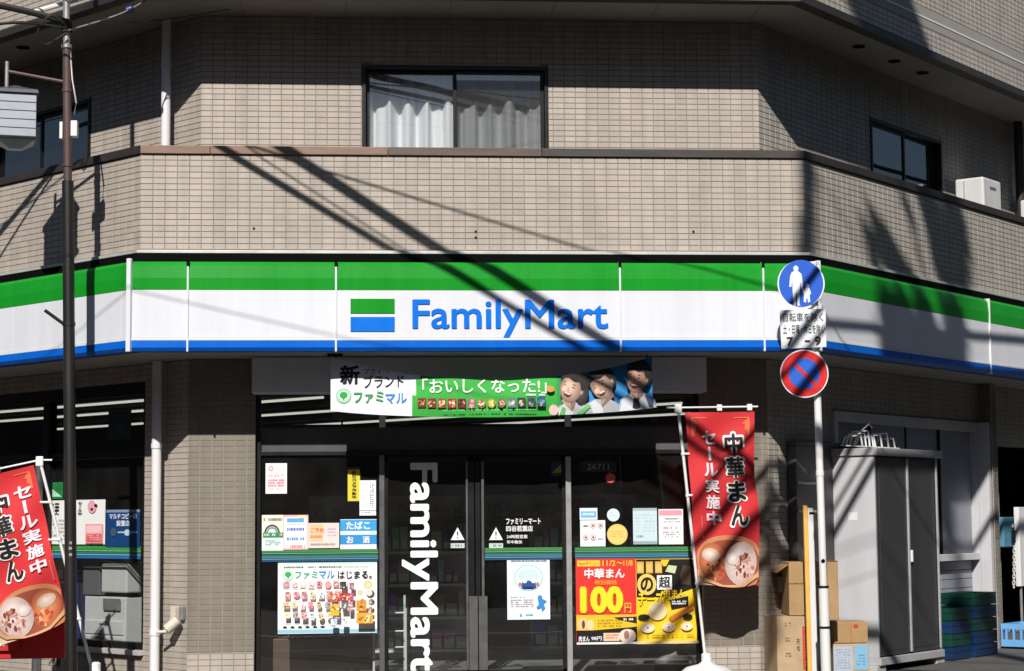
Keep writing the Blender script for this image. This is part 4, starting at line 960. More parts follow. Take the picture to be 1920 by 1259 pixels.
# ------------------------------------------------------------------ posters on the shop glass
PO = GO+0.008
WHT = (246, 247, 248)
def d1(a):
    a.ell(508, 879, 5, 5, (235, 150, 165)); a.ell(508, 879, 3, 3, (250, 225, 230)); a.scribble(518, 877, 534, 886, 2, (220, 215, 220)); a.scribble(503, 890, 532, 896, 2, (205, 150, 160)); a.scribble(503, 899, 533, 914, 3, (228, 110, 135), 0.9, 0.7); a.scribble(506, 916, 530, 919, 1, (190, 160, 170))
poster('notice', 'small white notice with pink writing high on the left pane', 'F', PO, (498, 869, 538, 926), WHT, d1)
poster('notice', 'narrow yellow notice with black vertical writing on the left pane', 'F', PO, (652, 876, 675, 940), (226, 210, 60), lambda a: (a.rect(652, 876, 675, 881, (60, 55, 20)), a.vtext('防犯カメラ作動中', 660, 883, 668, 936, (30, 28, 15), 0.03)))
poster('notice', 'narrow white notice with fine vertical print beside the yellow one', 'F', PO+0.003, (674, 901, 705, 967), (236, 240, 246), lambda a: ([a.scribble(694+4*k, 905, 697+4*k, 955, 13, (110, 115, 125), 0.9) for k in range(2)], a.scribble(677, 906, 690, 950, 8, (225, 228, 235)), a.rect(674, 957, 705, 958, (150, 155, 165)), a.scribble(678, 960, 700, 964, 1, (170, 170, 180))))
def d4(a):
    a.rect(491, 966, 531, 1008, (245, 238, 222))
    for r_, c in ((15, (70, 75, 70)), (12, (180, 185, 175)), (10, (90, 140, 120)), (8, (225, 240, 245))): a.poly([(510+r_*math.cos(k*math.pi/14), 1001-r_*1.15*math.sin(k*math.pi/14)) for k in range(15)], c)
    a.rect(493, 999, 531, 1008, (58, 140, 96)); a.scribble(495, 1001, 529, 1006, 1, (200, 230, 205), 0.8, 0.8); a.scribble(494, 972, 528, 977, 1, (120, 125, 110), fill=0.9); a.scribble(498, 1013, 526, 1024, 3, (140, 190, 175))
poster('poster', 'pale green poster with a dark arch at the left edge of the glass', 'F', PO, (491, 966, 531, 1033), (226, 244, 236), d4)
def d5(a):
    a.rect(533, 970, 576, 1028, (250, 250, 252)); a.rect(538, 972, 570, 980, (110, 175, 230)); a.rect(558, 967, 574, 972, (250, 235, 170))
    for y, c in ((990, (90, 120, 200)), (1008, (90, 150, 205)), (1022, (240, 130, 130))): a.scribble(538, y, 572, y+6, 1, c, 0.95, 0.9)
    a.scribble(540, 983, 570, 986, 1, (170, 200, 230))
poster('poster', 'pink bordered poster with blue headlines on the left pane', 'F', PO+0.002, (531, 966, 578, 1031), (248, 190, 190), d5)
poster('poster', 'pale pink and orange landscape poster on the left pane', 'F', PO, (578, 981, 636, 1028), (246, 222, 218), lambda a: (a.rect(580, 983, 606, 1016, (250, 205, 165)), a.text('ご予約', 582, 990, 608, 999, (232, 120, 60), 0.02), a.scribble(582, 1004, 605, 1010, 1, (225, 140, 80), 0.9, 0.8), a.scribble(614, 990, 630, 1008, 3, (200, 190, 215)), a.scribble(582, 1019, 628, 1024, 1, (160, 150, 160), 0.9, 0.7)))
poster('poster', 'bright blue sign with white tobacco and liquor lettering on the left pane', 'F', PO, (638, 974, 706, 1030), (240, 246, 250), lambda a: (a.rect(638, 975, 706, 996, (60, 165, 228)), a.rect(638, 1003, 706, 1021, (50, 150, 222)), a.text('たばこ', 649, 978, 694, 993, WHT, 0.03), a.text('お', 650, 1006, 663, 1019, WHT, 0.03), a.text('酒', 680, 1006, 693, 1019, WHT, 0.03)))
def d9(a):
    a.rect(521, 1180, 707, 1187, (150, 205, 225)); a.rect(521, 1055, 707, 1058, (205, 240, 225))
    a.scribble(532, 1062, 642, 1066, 1, (90, 90, 95), 0.9, 0.8); a.scribble(645, 1062, 700, 1066, 1, (190, 195, 200), 0.9, 0.7)
    a.ell(540, 1079, 10, 10, (150, 220, 180)); a.ell(540, 1079, 8.4, 8.4, (225, 245, 235)); a.ell(540, 1077, 6, 5, (50, 175, 95)); a.rect(538.6, 1079, 541.4, 1085, (50, 175, 95))
    a.text('ファミ', 553, 1071, 595, 1085, (70, 190, 150), 0.02); a.text('マル', 598, 1070, 627, 1085, (70, 160, 225), 0.02); a.text('はじまる。', 633, 1071, 697, 1086, (40, 40, 45), 0.015)
    rr = random.Random(3)
    pal = [(150, 80, 60), (190, 130, 90), (200, 60, 80), (160, 60, 90), (225, 190, 120), (120, 90, 90), (215, 90, 80), (230, 170, 170), (190, 200, 220)]
    for r_, y in enumerate((1090, 1109, 1128, 1147)):
        for k in range(8):
            x = 531+k*15.6+(3 if r_ % 2 else 0)
            if x > 643: continue
            c = tuple(int(v*0.62+88) for v in pal[rr.randrange(len(pal))]); w_ = rr.uniform(9, 13); h_ = rr.uniform(11, 15)
            a.food(x, y, x+w_, y+h_, [c, tuple(min(255, v+55) for v in c), tuple(int(v*0.6) for v in c), (240, 228, 215)], 9, r_*20+k, tuple(min(255, v+25) for v in c), rnd=rr.random() < 0.35); a.scribble(x, y+h_+1, x+w_, y+h_+3, 1, (170, 165, 165), 0.8, 0.6); a.h -= 2
    for k, (x, y, w_, h_, c) in enumerate([(619, 1113, 14, 16, (215, 110, 80)), (637, 1091, 12, 14, (60, 60, 65)), (655, 1093, 9, 13, (170, 110, 130)), (637, 1112, 13, 14, (190, 70, 60)), (652, 1112, 11, 14, (200, 90, 110)), (620, 1134, 16, 20, (240, 190, 50)), (640, 1130, 12, 12, (110, 120, 110)), (653, 1128, 8, 18, (205, 150, 160)), (668, 1126, 19, 20, (235, 150, 50)), (691, 1126, 7, 8, (150, 140, 110)), (691, 1138, 7, 8, (150, 140, 130)), (668, 1149, 31, 20, (240, 170, 60)), (620, 1160, 12, 16, (205, 220, 240)), (640, 1158, 11, 16, (220, 225, 235))]):
        a.food(x, y, x+w_, y+h_, [c, tuple(min(255, int(v*1.15)+25) for v in c), tuple(int(v*0.7) for v in c), (245, 236, 222)], 12, k+77, c); a.h -= 2
    a.ell(690, 1097, 8, 8, (235, 200, 140)); a.ell(690, 1097, 5, 5, (245, 225, 180)); a.ell(675, 1112, 6, 6, (225, 205, 180)); a.ell(692, 1112, 6, 6, (230, 220, 215))
    for k in range(6): a.poly([(531+k*14, 1177), (533+k*14, 1172), (538+k*14, 1173), (540+k*14, 1177)], (35, 35, 38))
poster('poster', 'large white poster crowded with product pictures low on the left pane', 'F', PO+0.004, (521, 1055, 707, 1188), WHT, d9)
def d13(a):
    a.scribble(955, 1051, 1026, 1055, 1, (90, 100, 110), 0.95, 0.8); a.ell(991, 1084, 27, 25, (150, 200, 210)); a.ell(991, 1084, 25.5, 23.5, (222, 240, 244))
    a.ell(991, 1080, 20, 12, (205, 225, 232)); a.poly([(977, 1104), (979, 1092), (990, 1089), (1004, 1092), (1006, 1104)], (40, 80, 150)); a.ell(984, 1090, 4, 4, (230, 240, 245)); a.ell(1000, 1090, 4, 4, (230, 240, 245)); a.ell(975, 1096, 3, 4, (200, 120, 120)); a.ell(1008, 1096, 3, 4, (200, 120, 120)); a.rect(981, 1101, 1001, 1105, (20, 40, 70))
    a.scribble(957, 1119, 985, 1121, 1, (120, 170, 180)); a.scribble(957, 1124, 1000, 1140, 4, (190, 150, 165), 0.8, 0.45)
    a.ell(1012, 1121, 4.5, 4.5, (60, 140, 215)); a.poly([(1008, 1125), (1018, 1124), (1025, 1128), (1019, 1133), (1022, 1141), (1016, 1147), (1014, 1140), (1008, 1143), (1005, 1139), (1010, 1134)], (60, 140, 215))
    a.ell(976, 1153, 2.5, 2.5, (130, 180, 220)); a.scribble(981, 1151, 1003, 1155, 1, (130, 180, 200), 0.9, 0.8)
poster('poster', 'pale blue poster with a circular picture on the right sliding door', 'F', GO+0.002, (951, 1048, 1031, 1162), (232, 246, 250), d13)
poster('sticker', 'small square blue and yellow sticker at the top of the right door', 'F', GO+0.002, (1033, 865, 1057, 892), (24, 52, 84), lambda a: (a.poly([(1035, 887), (1054, 869), (1054, 887)], (190, 170, 60)), a.rect(1034, 888, 1056, 892, (50, 70, 100))))
poster('number_plate', 'dim dark plate reading 26711 near the top of the right pane', 'F', PO, (1088, 866, 1156, 885), (20, 20, 21), lambda a: (a.rect(1089, 867, 1155, 868, (90, 90, 88)), a.rect(1089, 883, 1155, 884, (90, 90, 88)), a.text('26711', 1101, 870, 1142, 881, (150, 150, 145), 0.02)), cat='plate')
poster('sticker', 'small round red sticker on the right pane', 'F', PO, (1135, 887, 1154, 906), (226, 84, 92), lambda a: a.scribble(1140, 893, 1150, 901, 2, (240, 150, 150)), rnd=True)
poster('sticker', 'small round white sticker on the right pane above the yellow one', 'F', PO, (1138, 954, 1162, 978), (220, 238, 244), lambda a: a.scribble(1143, 961, 1157, 971, 2, (190, 215, 225)), rnd=True)
poster('sticker', 'round yellow sticker on the right pane above the red poster', 'F', PO, (1138, 983, 1177, 1022), (240, 206, 112), lambda a: (a.ell(1157.5, 1002.5, 16, 16, (244, 212, 124)), a.scribble(1146, 996, 1169, 1010, 3, (222, 180, 90), 0.8)), rnd=True)
def d17(a):
    for x, y in ((1112, 986), (1126, 986), (1098, 1008), (1112, 1008)): a.ell(x, y, 5, 5.5, (200, 130, 140)); a.ell(x, y, 3.8, 4.2, (245, 235, 238)); a.rect(x-2, y-2, x+2, y+2, (130, 90, 95))
    a.scribble(1094, 985, 1103, 988, 1, (40, 40, 45), 1, 0.8); a.scribble(1121, 1009, 1130, 1013, 1, (130, 170, 220), 1, 0.8)
poster('notice', 'white sticker sheet with round prohibition symbols on the right pane', 'F', PO, (1088, 976, 1135, 1025), WHT, d17)
poster('notice', 'small light blue label above the prohibition symbols on the right pane', 'F', PO, (1087, 953, 1120, 975), (232, 244, 250), lambda a: (a.rect(1089, 959, 1118, 971, (110, 185, 235)), a.scribble(1092, 962, 1115, 968, 1, (225, 240, 250), 0.8, 0.8)))
poster('notice', 'pale blue notice with faint print on the right pane', 'F', PO, (1187, 953, 1232, 1021), (206, 226, 234), lambda a: (a.rect(1187, 953, 1232, 958, (170, 185, 195)), a.scribble(1192, 964, 1228, 1000, 6, (188, 210, 220), 0.7), a.scribble(1193, 1004, 1206, 1009, 1, (120, 170, 180), 1, 0.8), a.rect(1187, 1015, 1232, 1021, (160, 175, 185))))
poster('notice', 'white notice with a pink heading at the right end of the glass', 'F', PO, (1235, 955, 1281, 1021), (240, 242, 244), lambda a: (a.rect(1236, 957, 1279, 967, (236, 160, 175)), a.scribble(1244, 972, 1272, 975, 1, (90, 90, 95), 0.9, 0.8), a.scribble(1244, 978, 1275, 981, 1, (120, 120, 125)), a.scribble(1241, 988, 1276, 994, 1, (235, 140, 150), 0.7, 0.7), a.scribble(1243, 997, 1274, 1010, 3, (150, 150, 155), 0.7)))
def d18(a):
    a.rect(1080, 1048, 1193, 1153, (232, 52, 46)); a.rect(1083, 1051, 1126, 1062, (250, 205, 60)); a.text('Famiポイント', 1086, 1053, 1123, 1060, (150, 90, 30), 0.01)
    a.text('11/2', 1130, 1051, 1155, 1062, (252, 190, 60), 0.03); a.text('〜11/8', 1157, 1051, 1187, 1062, (252, 190, 60), 0.03)
    a.text('中華まん', 1096, 1066, 1172, 1085, (252, 240, 240), 0.035)
    a.text('特別価格', 1115, 1088, 1157, 1097, (250, 160, 50), 0.02)
    a.text('100', 1089, 1101, 1170, 1152, (190, 110, 20), 0.07); a.text('100', 1087, 1099, 1168, 1150, (254, 224, 40), 0.055)
    a.text('円', 1170, 1131, 1183, 1150, (252, 170, 60), 0.03)
    a.rect(1080, 1153, 1193, 1157, (250, 190, 60)); a.rect(1080, 1157, 1193, 1182, (240, 196, 40)); a.ell(1092, 1170, 10, 12, (238, 200, 150)); a.ell(1093, 1171, 3, 8, (120, 60, 30)); a.ell(1106, 1172, 7, 10, (244, 214, 160))
    a.scribble(1120, 1162, 1165, 1178, 3, (170, 140, 20), 0.8, 0.6); a.poly([(1150, 1158), (1193, 1157), (1193, 1170), (1160, 1163)], (40, 30, 25)); a.scribble(1168, 1160, 1186, 1165, 1, (245, 235, 230), 0.9, 0.8)
    a.poly([(1080, 1184), (1193, 1176), (1193, 1208), (1080, 1208)], (22, 18, 18)); a.text('肉まん', 1084, 1192, 1104, 1203, (240, 238, 240), 0.03); a.text('98円', 1107, 1193, 1127, 1201, (225, 225, 235), 0.03)
    a.rect(1130, 1187, 1160, 1202, (240, 205, 170)); a.scribble(1135, 1190, 1158, 1200, 2, (200, 110, 100), 0.8); a.ell(1175, 1193, 16, 13, (238, 216, 200)); a.ell(1173, 1191, 5, 8, (170, 120, 110)); a.rect(1080, 1204, 1193, 1208, (235, 235, 235))
poster('poster', 'red poster with a big yellow 100 yen price low on the right pane', 'F', PO+0.004, (1080, 1048, 1193, 1209), (232, 52, 46), d18)
def d19(a):
    a.rect(1194, 1049, 1308, 1120, (16, 14, 10)); a.poly([(1194, 1128), (1250, 1122), (1308, 1102), (1308, 1204), (1194, 1206)], (248, 208, 40))
    for x in (1194, 1211, 1228): a.rect(x+1, 1053, x+14, 1075, (224, 172, 70)); a.rect(x+2, 1058, x+12, 1072, (240, 196, 110))
    a.poly([(1240, 1050), (1256, 1050), (1250, 1062), (1244, 1062)], (240, 200, 40)); a.poly([(1248, 1072), (1254, 1060), (1270, 1062), (1266, 1076)], (205, 215, 170)); a.poly([(1275, 1080), (1282, 1060), (1298, 1064), (1294, 1098), (1278, 1096)], (82, 62, 48))
    a.ell(1213, 1096, 18, 20, (240, 205, 110)); a.text('の', 1201, 1082, 1225, 1110, (36, 26, 12), 0.04); a.rect(1232, 1079, 1260, 1106, (244, 244, 246)); a.text('超', 1235, 1081, 1257, 1103, (40, 40, 44), 0.03)
    a.text('チーズ', 1196, 1108, 1244, 1137, (40, 30, 10), 0.07); a.text('チーズ', 1196, 1108, 1244, 1137, (250, 214, 30), 0.03); a.text('肉まん', 1244, 1104, 1284, 1125, (40, 30, 10), 0.06); a.text('肉まん', 1244, 1104, 1284, 1125, (246, 206, 40), 0.03)
    a.poly([(1255, 1126), (1290, 1118), (1290, 1136), (1258, 1142)], (18, 16, 14)); a.scribble(1259, 1127, 1286, 1135, 2, (235, 235, 240), 0.9, 0.7)
    a.ell(1232, 1146, 18, 17, (244, 218, 170)); a.ell(1228, 1142, 8, 6, (250, 232, 200)); a.poly([(1252, 1158), (1296, 1134), (1300, 1142), (1258, 1166)], (226, 132, 60))
    a.ell(1206, 1157, 11, 5.5, (28, 22, 16)); a.ell(1288, 1157, 9, 5.5, (28, 22, 16))
    for x, y, r_ in ((1213, 1177, 13), (1252, 1176, 12), (1286, 1175, 11)): a.ell(x, y, r_, r_*0.72, (246, 226, 190)); a.ell(x, y, r_*0.55, r_*0.35, (252, 240, 222)); a.ell(x, y, 2, 2, (190, 120, 130))
    a.scribble(1205, 1190, 1300, 1194, 1, (170, 130, 40), 0.6, 0.7); a.rect(1194, 1202, 1308, 1207, (225, 205, 150))
poster('poster', 'yellow and black poster of steamed cheese buns beside the red price poster', 'F', PO+0.004, (1193, 1048, 1308, 1208), (248, 208, 40), d19)
# left side window posters
oP = og+0.010
poster('poster', 'white poster with black and red print inside the side window by the lamp post', 'L', oP, (86, 938, 197, 1021), (240, 242, 240), lambda a: (a.vtext('肉まん', 93, 943, 101, 962, (25, 25, 25), 0.03), a.vtext('中華まん', 103, 942, 112, 966, (25, 25, 25), 0.05), a.scribble(93, 974, 128, 1016, 6, (190, 185, 185), 0.6), a.vtext('セール中', 148, 941, 155, 967, (40, 40, 40), 0.03), a.ell(174, 951, 8, 12, (235, 170, 185)), a.ell(181, 949, 3, 3, (30, 30, 30)), a.ell(174, 956, 2.5, 2.5, (30, 30, 30)), a.rect(163, 983, 195, 1019, (240, 170, 175)), a.rect(165, 986, 193, 999, (245, 205, 205)), a.rect(165, 1002, 193, 1017, (225, 95, 105)), a.scribble(167, 1004, 191, 1015, 3, (245, 190, 190))))
poster('poster', 'dark blue poster with white print inside the side window next to the pier', 'L', oP, (199, 956, 262, 1026), (22, 66, 120), lambda a: (a.rect(199, 956, 262, 961, (130, 150, 175)), a.text('マルチコピー機', 205, 963, 257, 974, (225, 232, 242), 0.03), a.text('設置店', 219, 976, 244, 987, (215, 225, 240), 0.03), a.rect(222, 997, 258, 1000, (170, 195, 220)), a.ell(240, 999, 6, 6, (190, 210, 232)), a.ell(214, 998, 6, 8, (60, 90, 105))))
poster('poster', 'small teal notice hanging in the upper side window beside the lamp post', 'L', oP, (203, 770, 246, 826), (36, 44, 44), lambda a: (a.rect(217, 795, 232, 818, (20, 74, 90)), a.scribble(208, 778, 240, 788, 2, (56, 66, 66))))
poster('poster', 'green and white triangular notice behind the red flag in the side window', 'L', oP, (72, 905, 118, 936), (40, 130, 70), lambda a: a.poly([(78, 932), (92, 912), (116, 932)], (190, 235, 205)))

# ------------------------------------------------------------------ lamp post on the left with hanging lantern
PX, PY = -3.385, -0.30
T = empty('lamp_post', (PX, PY, 0)); tag(T, 'slender dark post with brown upper half at the left of the shop', 'lamp post')
pz = lambda py: loc('F', 128, py, -PY)[1]
px_top = loc('F', 125, 60, -PY)[0]; px_bot = loc('F', 134, 1250, -PY)[0]
def pxz(z):
    z0, z1 = pz(1250), pz(60); return px_bot+(px_top-px_bot)*(z-z0)/(z1-z0)
zk = pz(340); zc_ = pz(88)
q = MB(); q.tube([(pxz(0), PY, 0), (pxz(zk), PY, zk)], 0.047, 18); q.build('lower_post', 'pole_black', T, smooth=True)
q = MB(); q.tube([(pxz(zk), PY, zk-0.02), (pxz(zc_), PY, zc_)], 0.034, 18); q.build('upper_post', 'pole_brown', T, smooth=True)
q = MB(); q.tube([(pxz(zc_), PY, zc_-0.01), (pxz(7.1), PY, 7.1)], 0.028, 14); q.build('top_post', 'galvanised', T, smooth=True)
for z, r_, m in ((zc_, 0.045, 'galvanised'), (pz(310), 0.041, 'pole_brown'), (pz(170), 0.040, 'pole_brown'), (pz(608), 0.053, 'pole_black')):
    q = MB(); q.tube([(pxz(z), PY, z-0.014), (pxz(z), PY, z+0.014)], r_, 16); q.build('collar', m, T, smooth=True)
for k in range(7):
    z = pz(60)+0.015*k; q = MB(); q.tube([(pxz(z), PY, z-0.006), (pxz(z), PY, z+0.006)], 0.045, 12); q.build('cable_band', 'cable_black', T)
z = pz(608); q = MB(); q.tube([(pxz(z)-0.04, PY, z), (pxz(z)-0.19, PY-0.02, z+0.11)], 0.014, 8); q.build('peg', 'pole_black', T)
# small white box and cable on the post
zz = pz(243); q = MB(); q.box(pxz(zz)+0.032, pxz(zz)+0.085, PY-0.05, PY+0.04, zz-0.065, zz+0.065); q.build('junction_box', 'white_paint', T, bevel=0.006)
q = MB(); q.box(pxz(zz)-0.062, pxz(zz)-0.036, PY-0.02, PY+0.03, zz-0.08, zz+0.06); q.build('conduit_clip', 'white_paint', T, bevel=0.005)
q = MB(); q.tube([(pxz(pz(95))+0.03, PY, pz(95)), (pxz(pz(150))+0.045, PY-0.02, pz(150)), (pxz(pz(195))+0.075, PY-0.02, pz(195)), (pxz(pz(215))+0.06, PY-0.02, pz(215))], 0.008, 8); q.build('cable', 'galvanised', T, smooth=True)
for zz in (pz(1040), pz(1028), pz(1018)):
    q = MB(); q.box(pxz(zz)-0.008+0.006*random.random(), pxz(zz)+0.018, PY-0.052, PY-0.044, zz-0.012, zz+0.010); q.build('torn_sticker', 'galvanised', T)
# lantern arm and lantern
LY = -0.22
lx, lz = loc('F', 36, 225, -LY); ax_, az_ = loc('F', 13, 140, -LY)
q = MB(); q.tube([(pxz(pz(155)), PY, pz(155)), (ax_, LY, loc('F', 13, 134, -LY)[1])], 0.014, 8); q.build('arm', 'pole_brown', T, smooth=True)
q = MB(); q.tube([(ax_, LY, loc('F', 13, 116, -LY)[1]), (ax_, LY, loc('F', 13, 172, -LY)[1])], 0.017, 10); q.build('hanger_rod', 'galvanised', T, smooth=True)
T2 = empty('hanging_lantern', (lx, LY, lz-0.3)); tag(T2, 'grey louvred square lantern hanging from the arm of the left post', 'lantern')
hw = 0.158; zt_, zb_ = loc('F', 30, 182, -LY)[1], loc('F', 36, 262, -LY)[1]
rot = Matrix.Rotation(R_(12), 3, 'Z')
def lp(x, y, z): v = rot @ Vector((x, y, 0)); return Vector((lx+v.x-0.03, LY+v.y, z))
q = MB(); q.hexa([lp(x, y, zb_) for x, y in ((-hw, -hw), (hw, -hw), (hw, hw), (-hw, hw))]+[lp(x, y, zt_) for x, y in ((-hw, -hw), (hw, -hw), (hw, hw), (-hw, hw))]); q.build('diffuser', 'lantern_panel', T2, bevel=0.006)
for i in range(4):
    z = zt_-(zt_-zb_)*(i+1)/5.0
    q = MB(); k = hw+0.004
    q.hexa([lp(x, y, z-0.003) for x, y in ((-k, -k), (k, -k), (k, k), (-k, k))]+[lp(x*0.985, y*0.985, z+0.002) for x, y in ((-k, -k), (k, -k), (k, k), (-k, k))]); q.build('louvre', 'lantern_metal', T2)
for z0_, z1_, k0, k1 in ((zt_, zt_+0.035, hw+0.02, hw+0.012), (zb_-0.02, zb_, hw+0.012, hw+0.02)):
    q = MB(); q.hexa([lp(x*k0, y*k0, z0_) for x, y in ((-1, -1), (1, -1), (1, 1), (-1, 1))]+[lp(x*k1, y*k1, z1_) for x, y in ((-1, -1), (1, -1), (1, 1), (-1, 1))]); q.build('frame', 'lantern_metal', T2, bevel=0.004)
q = MB(); q.hexa([lp(x*0.05, y*0.05, zt_+0.075) for x, y in ((-1, -1), (1, -1), (1, 1), (-1, 1))]+[lp(x*0.02, y*0.02, zt_+0.09) for x, y in ((-1, -1), (1, -1), (1, 1), (-1, 1))]); q.hexa([lp(x*hw, y*hw, zt_+0.036) for x, y in ((-1, -1), (1, -1), (1, 1), (-1, 1))]+[lp(x*0.05, y*0.05, zt_+0.075) for x, y in ((-1, -1), (1, -1), (1, 1), (-1, 1))]); q.build('roof', 'lantern_metal', T2)
q = MB(); q.hexa([lp(x*0.05, y*0.05, zb_-0.085) for x, y in ((-1, -1), (1, -1), (1, 1), (-1, 1))]+[lp(x*hw*0.95, y*hw*0.95, zb_-0.021) for x, y in ((-1, -1), (1, -1), (1, 1), (-1, 1))]); q.build('tapered_base', 'lantern_panel', T2)
q = MB(); q.tube([lp(0, 0, zt_+0.08), (ax_, LY, loc('F', 13, 168, -LY)[1])], 0.014, 8); q.build('stem', 'galvanised', T2)

# ------------------------------------------------------------------ overhead cables
def cable(name, pts, r, label, m='cable_black', sag=0.0, n=24, cat='cable', group='overhead cables'):
    a, b = Vector(pts[0]), Vector(pts[-1]); q = MB()
    P = []
    for i in range(n+1):
        t_ = i/n
        if len(pts) == 2: p = a.lerp(b, t_)-Vector((0, 0, sag*4*t_*(1-t_)))
        else:
            k = t_*(len(pts)-1); j = min(int(k), len(pts)-2); x = k-j; V = [Vector(pts[min(max(j+d_, 0), len(pts)-1)]) for d_ in (-1, 0, 1, 2)]; p = 0.5*(2*V[1]+(V[2]-V[0])*x+(2*V[0]-5*V[1]+4*V[2]-V[3])*x*x+(3*V[1]-V[0]-3*V[2]+V[3])*x**3)
        P.append(p)
    q.tube(P, r, 8); return single(name, q, m, label, cat, group, smooth=True)
def shadow_cable(q1, q2, z, ext0, ext1, r, label, off1=0.0, off2=0.0, sag=0.0):
    """level cable at height z whose shadow crosses the front parapet between two surveyed points"""
    P = []
    for (px, py), o in ((q1, off1), (q2, off2)):
        u, zz = loc('F', px, py, o); p = fp('F', u, o, zz); P.append(p+SUN*((z-zz)/SUN.z))
    d = (P[1]-P[0]).normalized(); return cable('overhead_cable', [P[0]-d*ext0, P[1]+d*ext1], r, label, sag=sag)
shadow_cable((432, 290), (735, 470), 6.3, 9, 14, 0.028, 'thick black cable overhead that casts the left diagonal shadow on the parapet')
shadow_cable((545, 290), (825, 470), 6.4, 9, 14, 0.042, 'thickest black cable overhead that casts the right diagonal shadow on the parapet')
shadow_cable((480, 290), (690, 425), 6.2, 9, 14, 0.007, 'thin wire overhead between the two thick cables')
shadow_cable((620, 290), (1190, 460), 6.2, 8, 9, 0.009, 'thin wire overhead casting the long faint shadow across the parapet', sag=0.16)
shadow_cable((300, 556), (620, 628), 6.0, 6, 10, 0.0045, 'thin wire high overhead casting a faint line on the sign', P_S, P_S)
# cables running along the right-hand street
for i, (q1, q2, z, r) in enumerate((((1487, 650), (1545, 580), 5.75, 0.030), ((1495, 746), (1548, 684), 5.65, 0.036), ((1498, 560), (1535, 515), 5.9, 0.028), ((1285, 900), (1420, 760), 5.85, 0.020))):
    P = []
    for px, py in (q1, q2):
        u, zz = loc('F', px, py, 0.62); p = fp('F', u, 0.62, zz); P.append(p+SUN*((z-zz)/SUN.z))
    d = (P[1]-P[0]).normalized()
    cable('overhead_cable', [P[0]-d*10, P[1]+d*16], r, ['black cable over the right street, lowest of three', 'thick black cable over the right street crossing the no parking sign', 'black cable over the right street, highest of three', 'thin wire over the right street crossing the red flag'][i])
# cables at the head of the left post (top left corner of the view)
def at(px, py, Y):
    u, z = loc('F', px, py, -Y); return Vector((u, Y, z))
hp = Vector((pxz(6.0), PY, 0))
cable('post_cable', [at(-260, -40, -0.6), at(20, 15, -0.42), at(128, 42, -0.36)], 0.028, 'thick black cable coming in from the left to the head of the post', group='cables at the post head')
cable('post_cable', [at(-200, 95, -0.3), at(0, 45, -0.33), at(126, 52, -0.34)], 0.013, 'lower black cable from the left picture edge to the post head', group='cables at the post head')
cable('post_cable', [at(126, 58, -0.36), at(240, 20, 0.0), at(330, -40, 0.4)], 0.007, 'thin light wire with a blue insulator running up right from the post', m='galvanised', group='cables at the post head')
cable('post_cable', [at(126, 48, -0.36), at(300, 38, 0.3), at(500, 5, 0.62)], 0.004, 'hair thin wire running right under the eave from the post', group='cables at the post head')
cable('post_cable', [at(126, 52, -0.38), at(95, 30, -0.5), at(70, 62, -0.5), at(85, 84, -0.45), at(124, 62, -0.38)], 0.007, 'loose loop of black wire hanging at the post head', group='cables at the post head', n=40)
cable('conduit', [at(60, 24, -0.05), at(165, -6, -0.05)], 0.021, 'white sunlit conduit at the post head in the upper left corner', m='pipe_white', cat='conduit', group=None)
q = MB(); c = at(243, 18, 0.02); q.tube([c-Vector((0.035, 0, 0.014)), c-Vector((0.02, 0, 0.008)), c+Vector((0.02, 0, 0.008)), c+Vector((0.035, 0, 0.014))], [0.012, 0.03, 0.03, 0.012], 12); single('insulator', q, 'plastic_blue', 'small dark blue insulator on the thin wire right of the post', 'insulator', smooth=True)

# ------------------------------------------------------------------ traffic sign post on the right
SY = -0.60
T = empty('sign_post', at(1548, 1300, SY)*1.0); tag(T, 'white sign post standing in front of the grey storage cabinet', 'sign post')
pb = at(1549, 1262, SY); pb2 = at(1529, 620, SY); dirp = (pb2-pb)/(pb2.z-pb.z)
def pp(z): return pb+dirp*(z-pb.z)
zt = loc('F', 1527, 496, -SY)[1]; zmid = at(1545, 1100, SY).z
q = MB(); q.tube([pp(zmid), pp(zt)], 0.030, 18); q.build('upper_pole', 'white_paint', T, smooth=True)
q = MB(); q.tube([pp(0), pp(zmid)], 0.041, 18); q.build('lower_pole', 'white_paint', T, smooth=True)
for py in (1100, 1176):
    z = at(1545, py, SY).z; q = MB(); q.tube([pp(z-0.012), pp(z+0.006)], 0.044, 16); q.build('clamp_ring', 'bronze_frame', T)
z = at(1540, 888, SY).z; q = MB(); q.tube([pp(z-0.02), pp(z+0.02)], 0.034, 16); q.build('pole_joint', 'white_paint', T, smooth=True)
q = MB(); z = at(1541, 1052, SY).z; c = pp(z); q.disc(c+Vector((-0.004, -0.0295, 0)), Vector((0, -1, 0)), 0.016, th=0.004, seg=14); q.build('bolt_hole', 'black', T)
q = MB(); q.disc(pp(zt)+Vector((0, 0, 0.0)), Vector((0, 0, 1)), 0.034, up=Vector((0, 1, 0)), th=0.02, seg=16); q.build('cap', 'white_paint', T)
SN = Matrix.Rotation(R_(-6), 3, 'Z') @ Vector((0, -1, 0)); SX = Vector((-SN.y, SN.x, 0))
ppm = (at(1545, 600, SY-0.06)-at(1445, 600, SY-0.06)).length/100
def signfn(cx, cy):
    c = at(cx, cy, SY-0.06)
    return lambda x, y, h: c+SX*((x-cx)*ppm)+Vector((0, 0, -(y-cy)*ppm))+SN*h
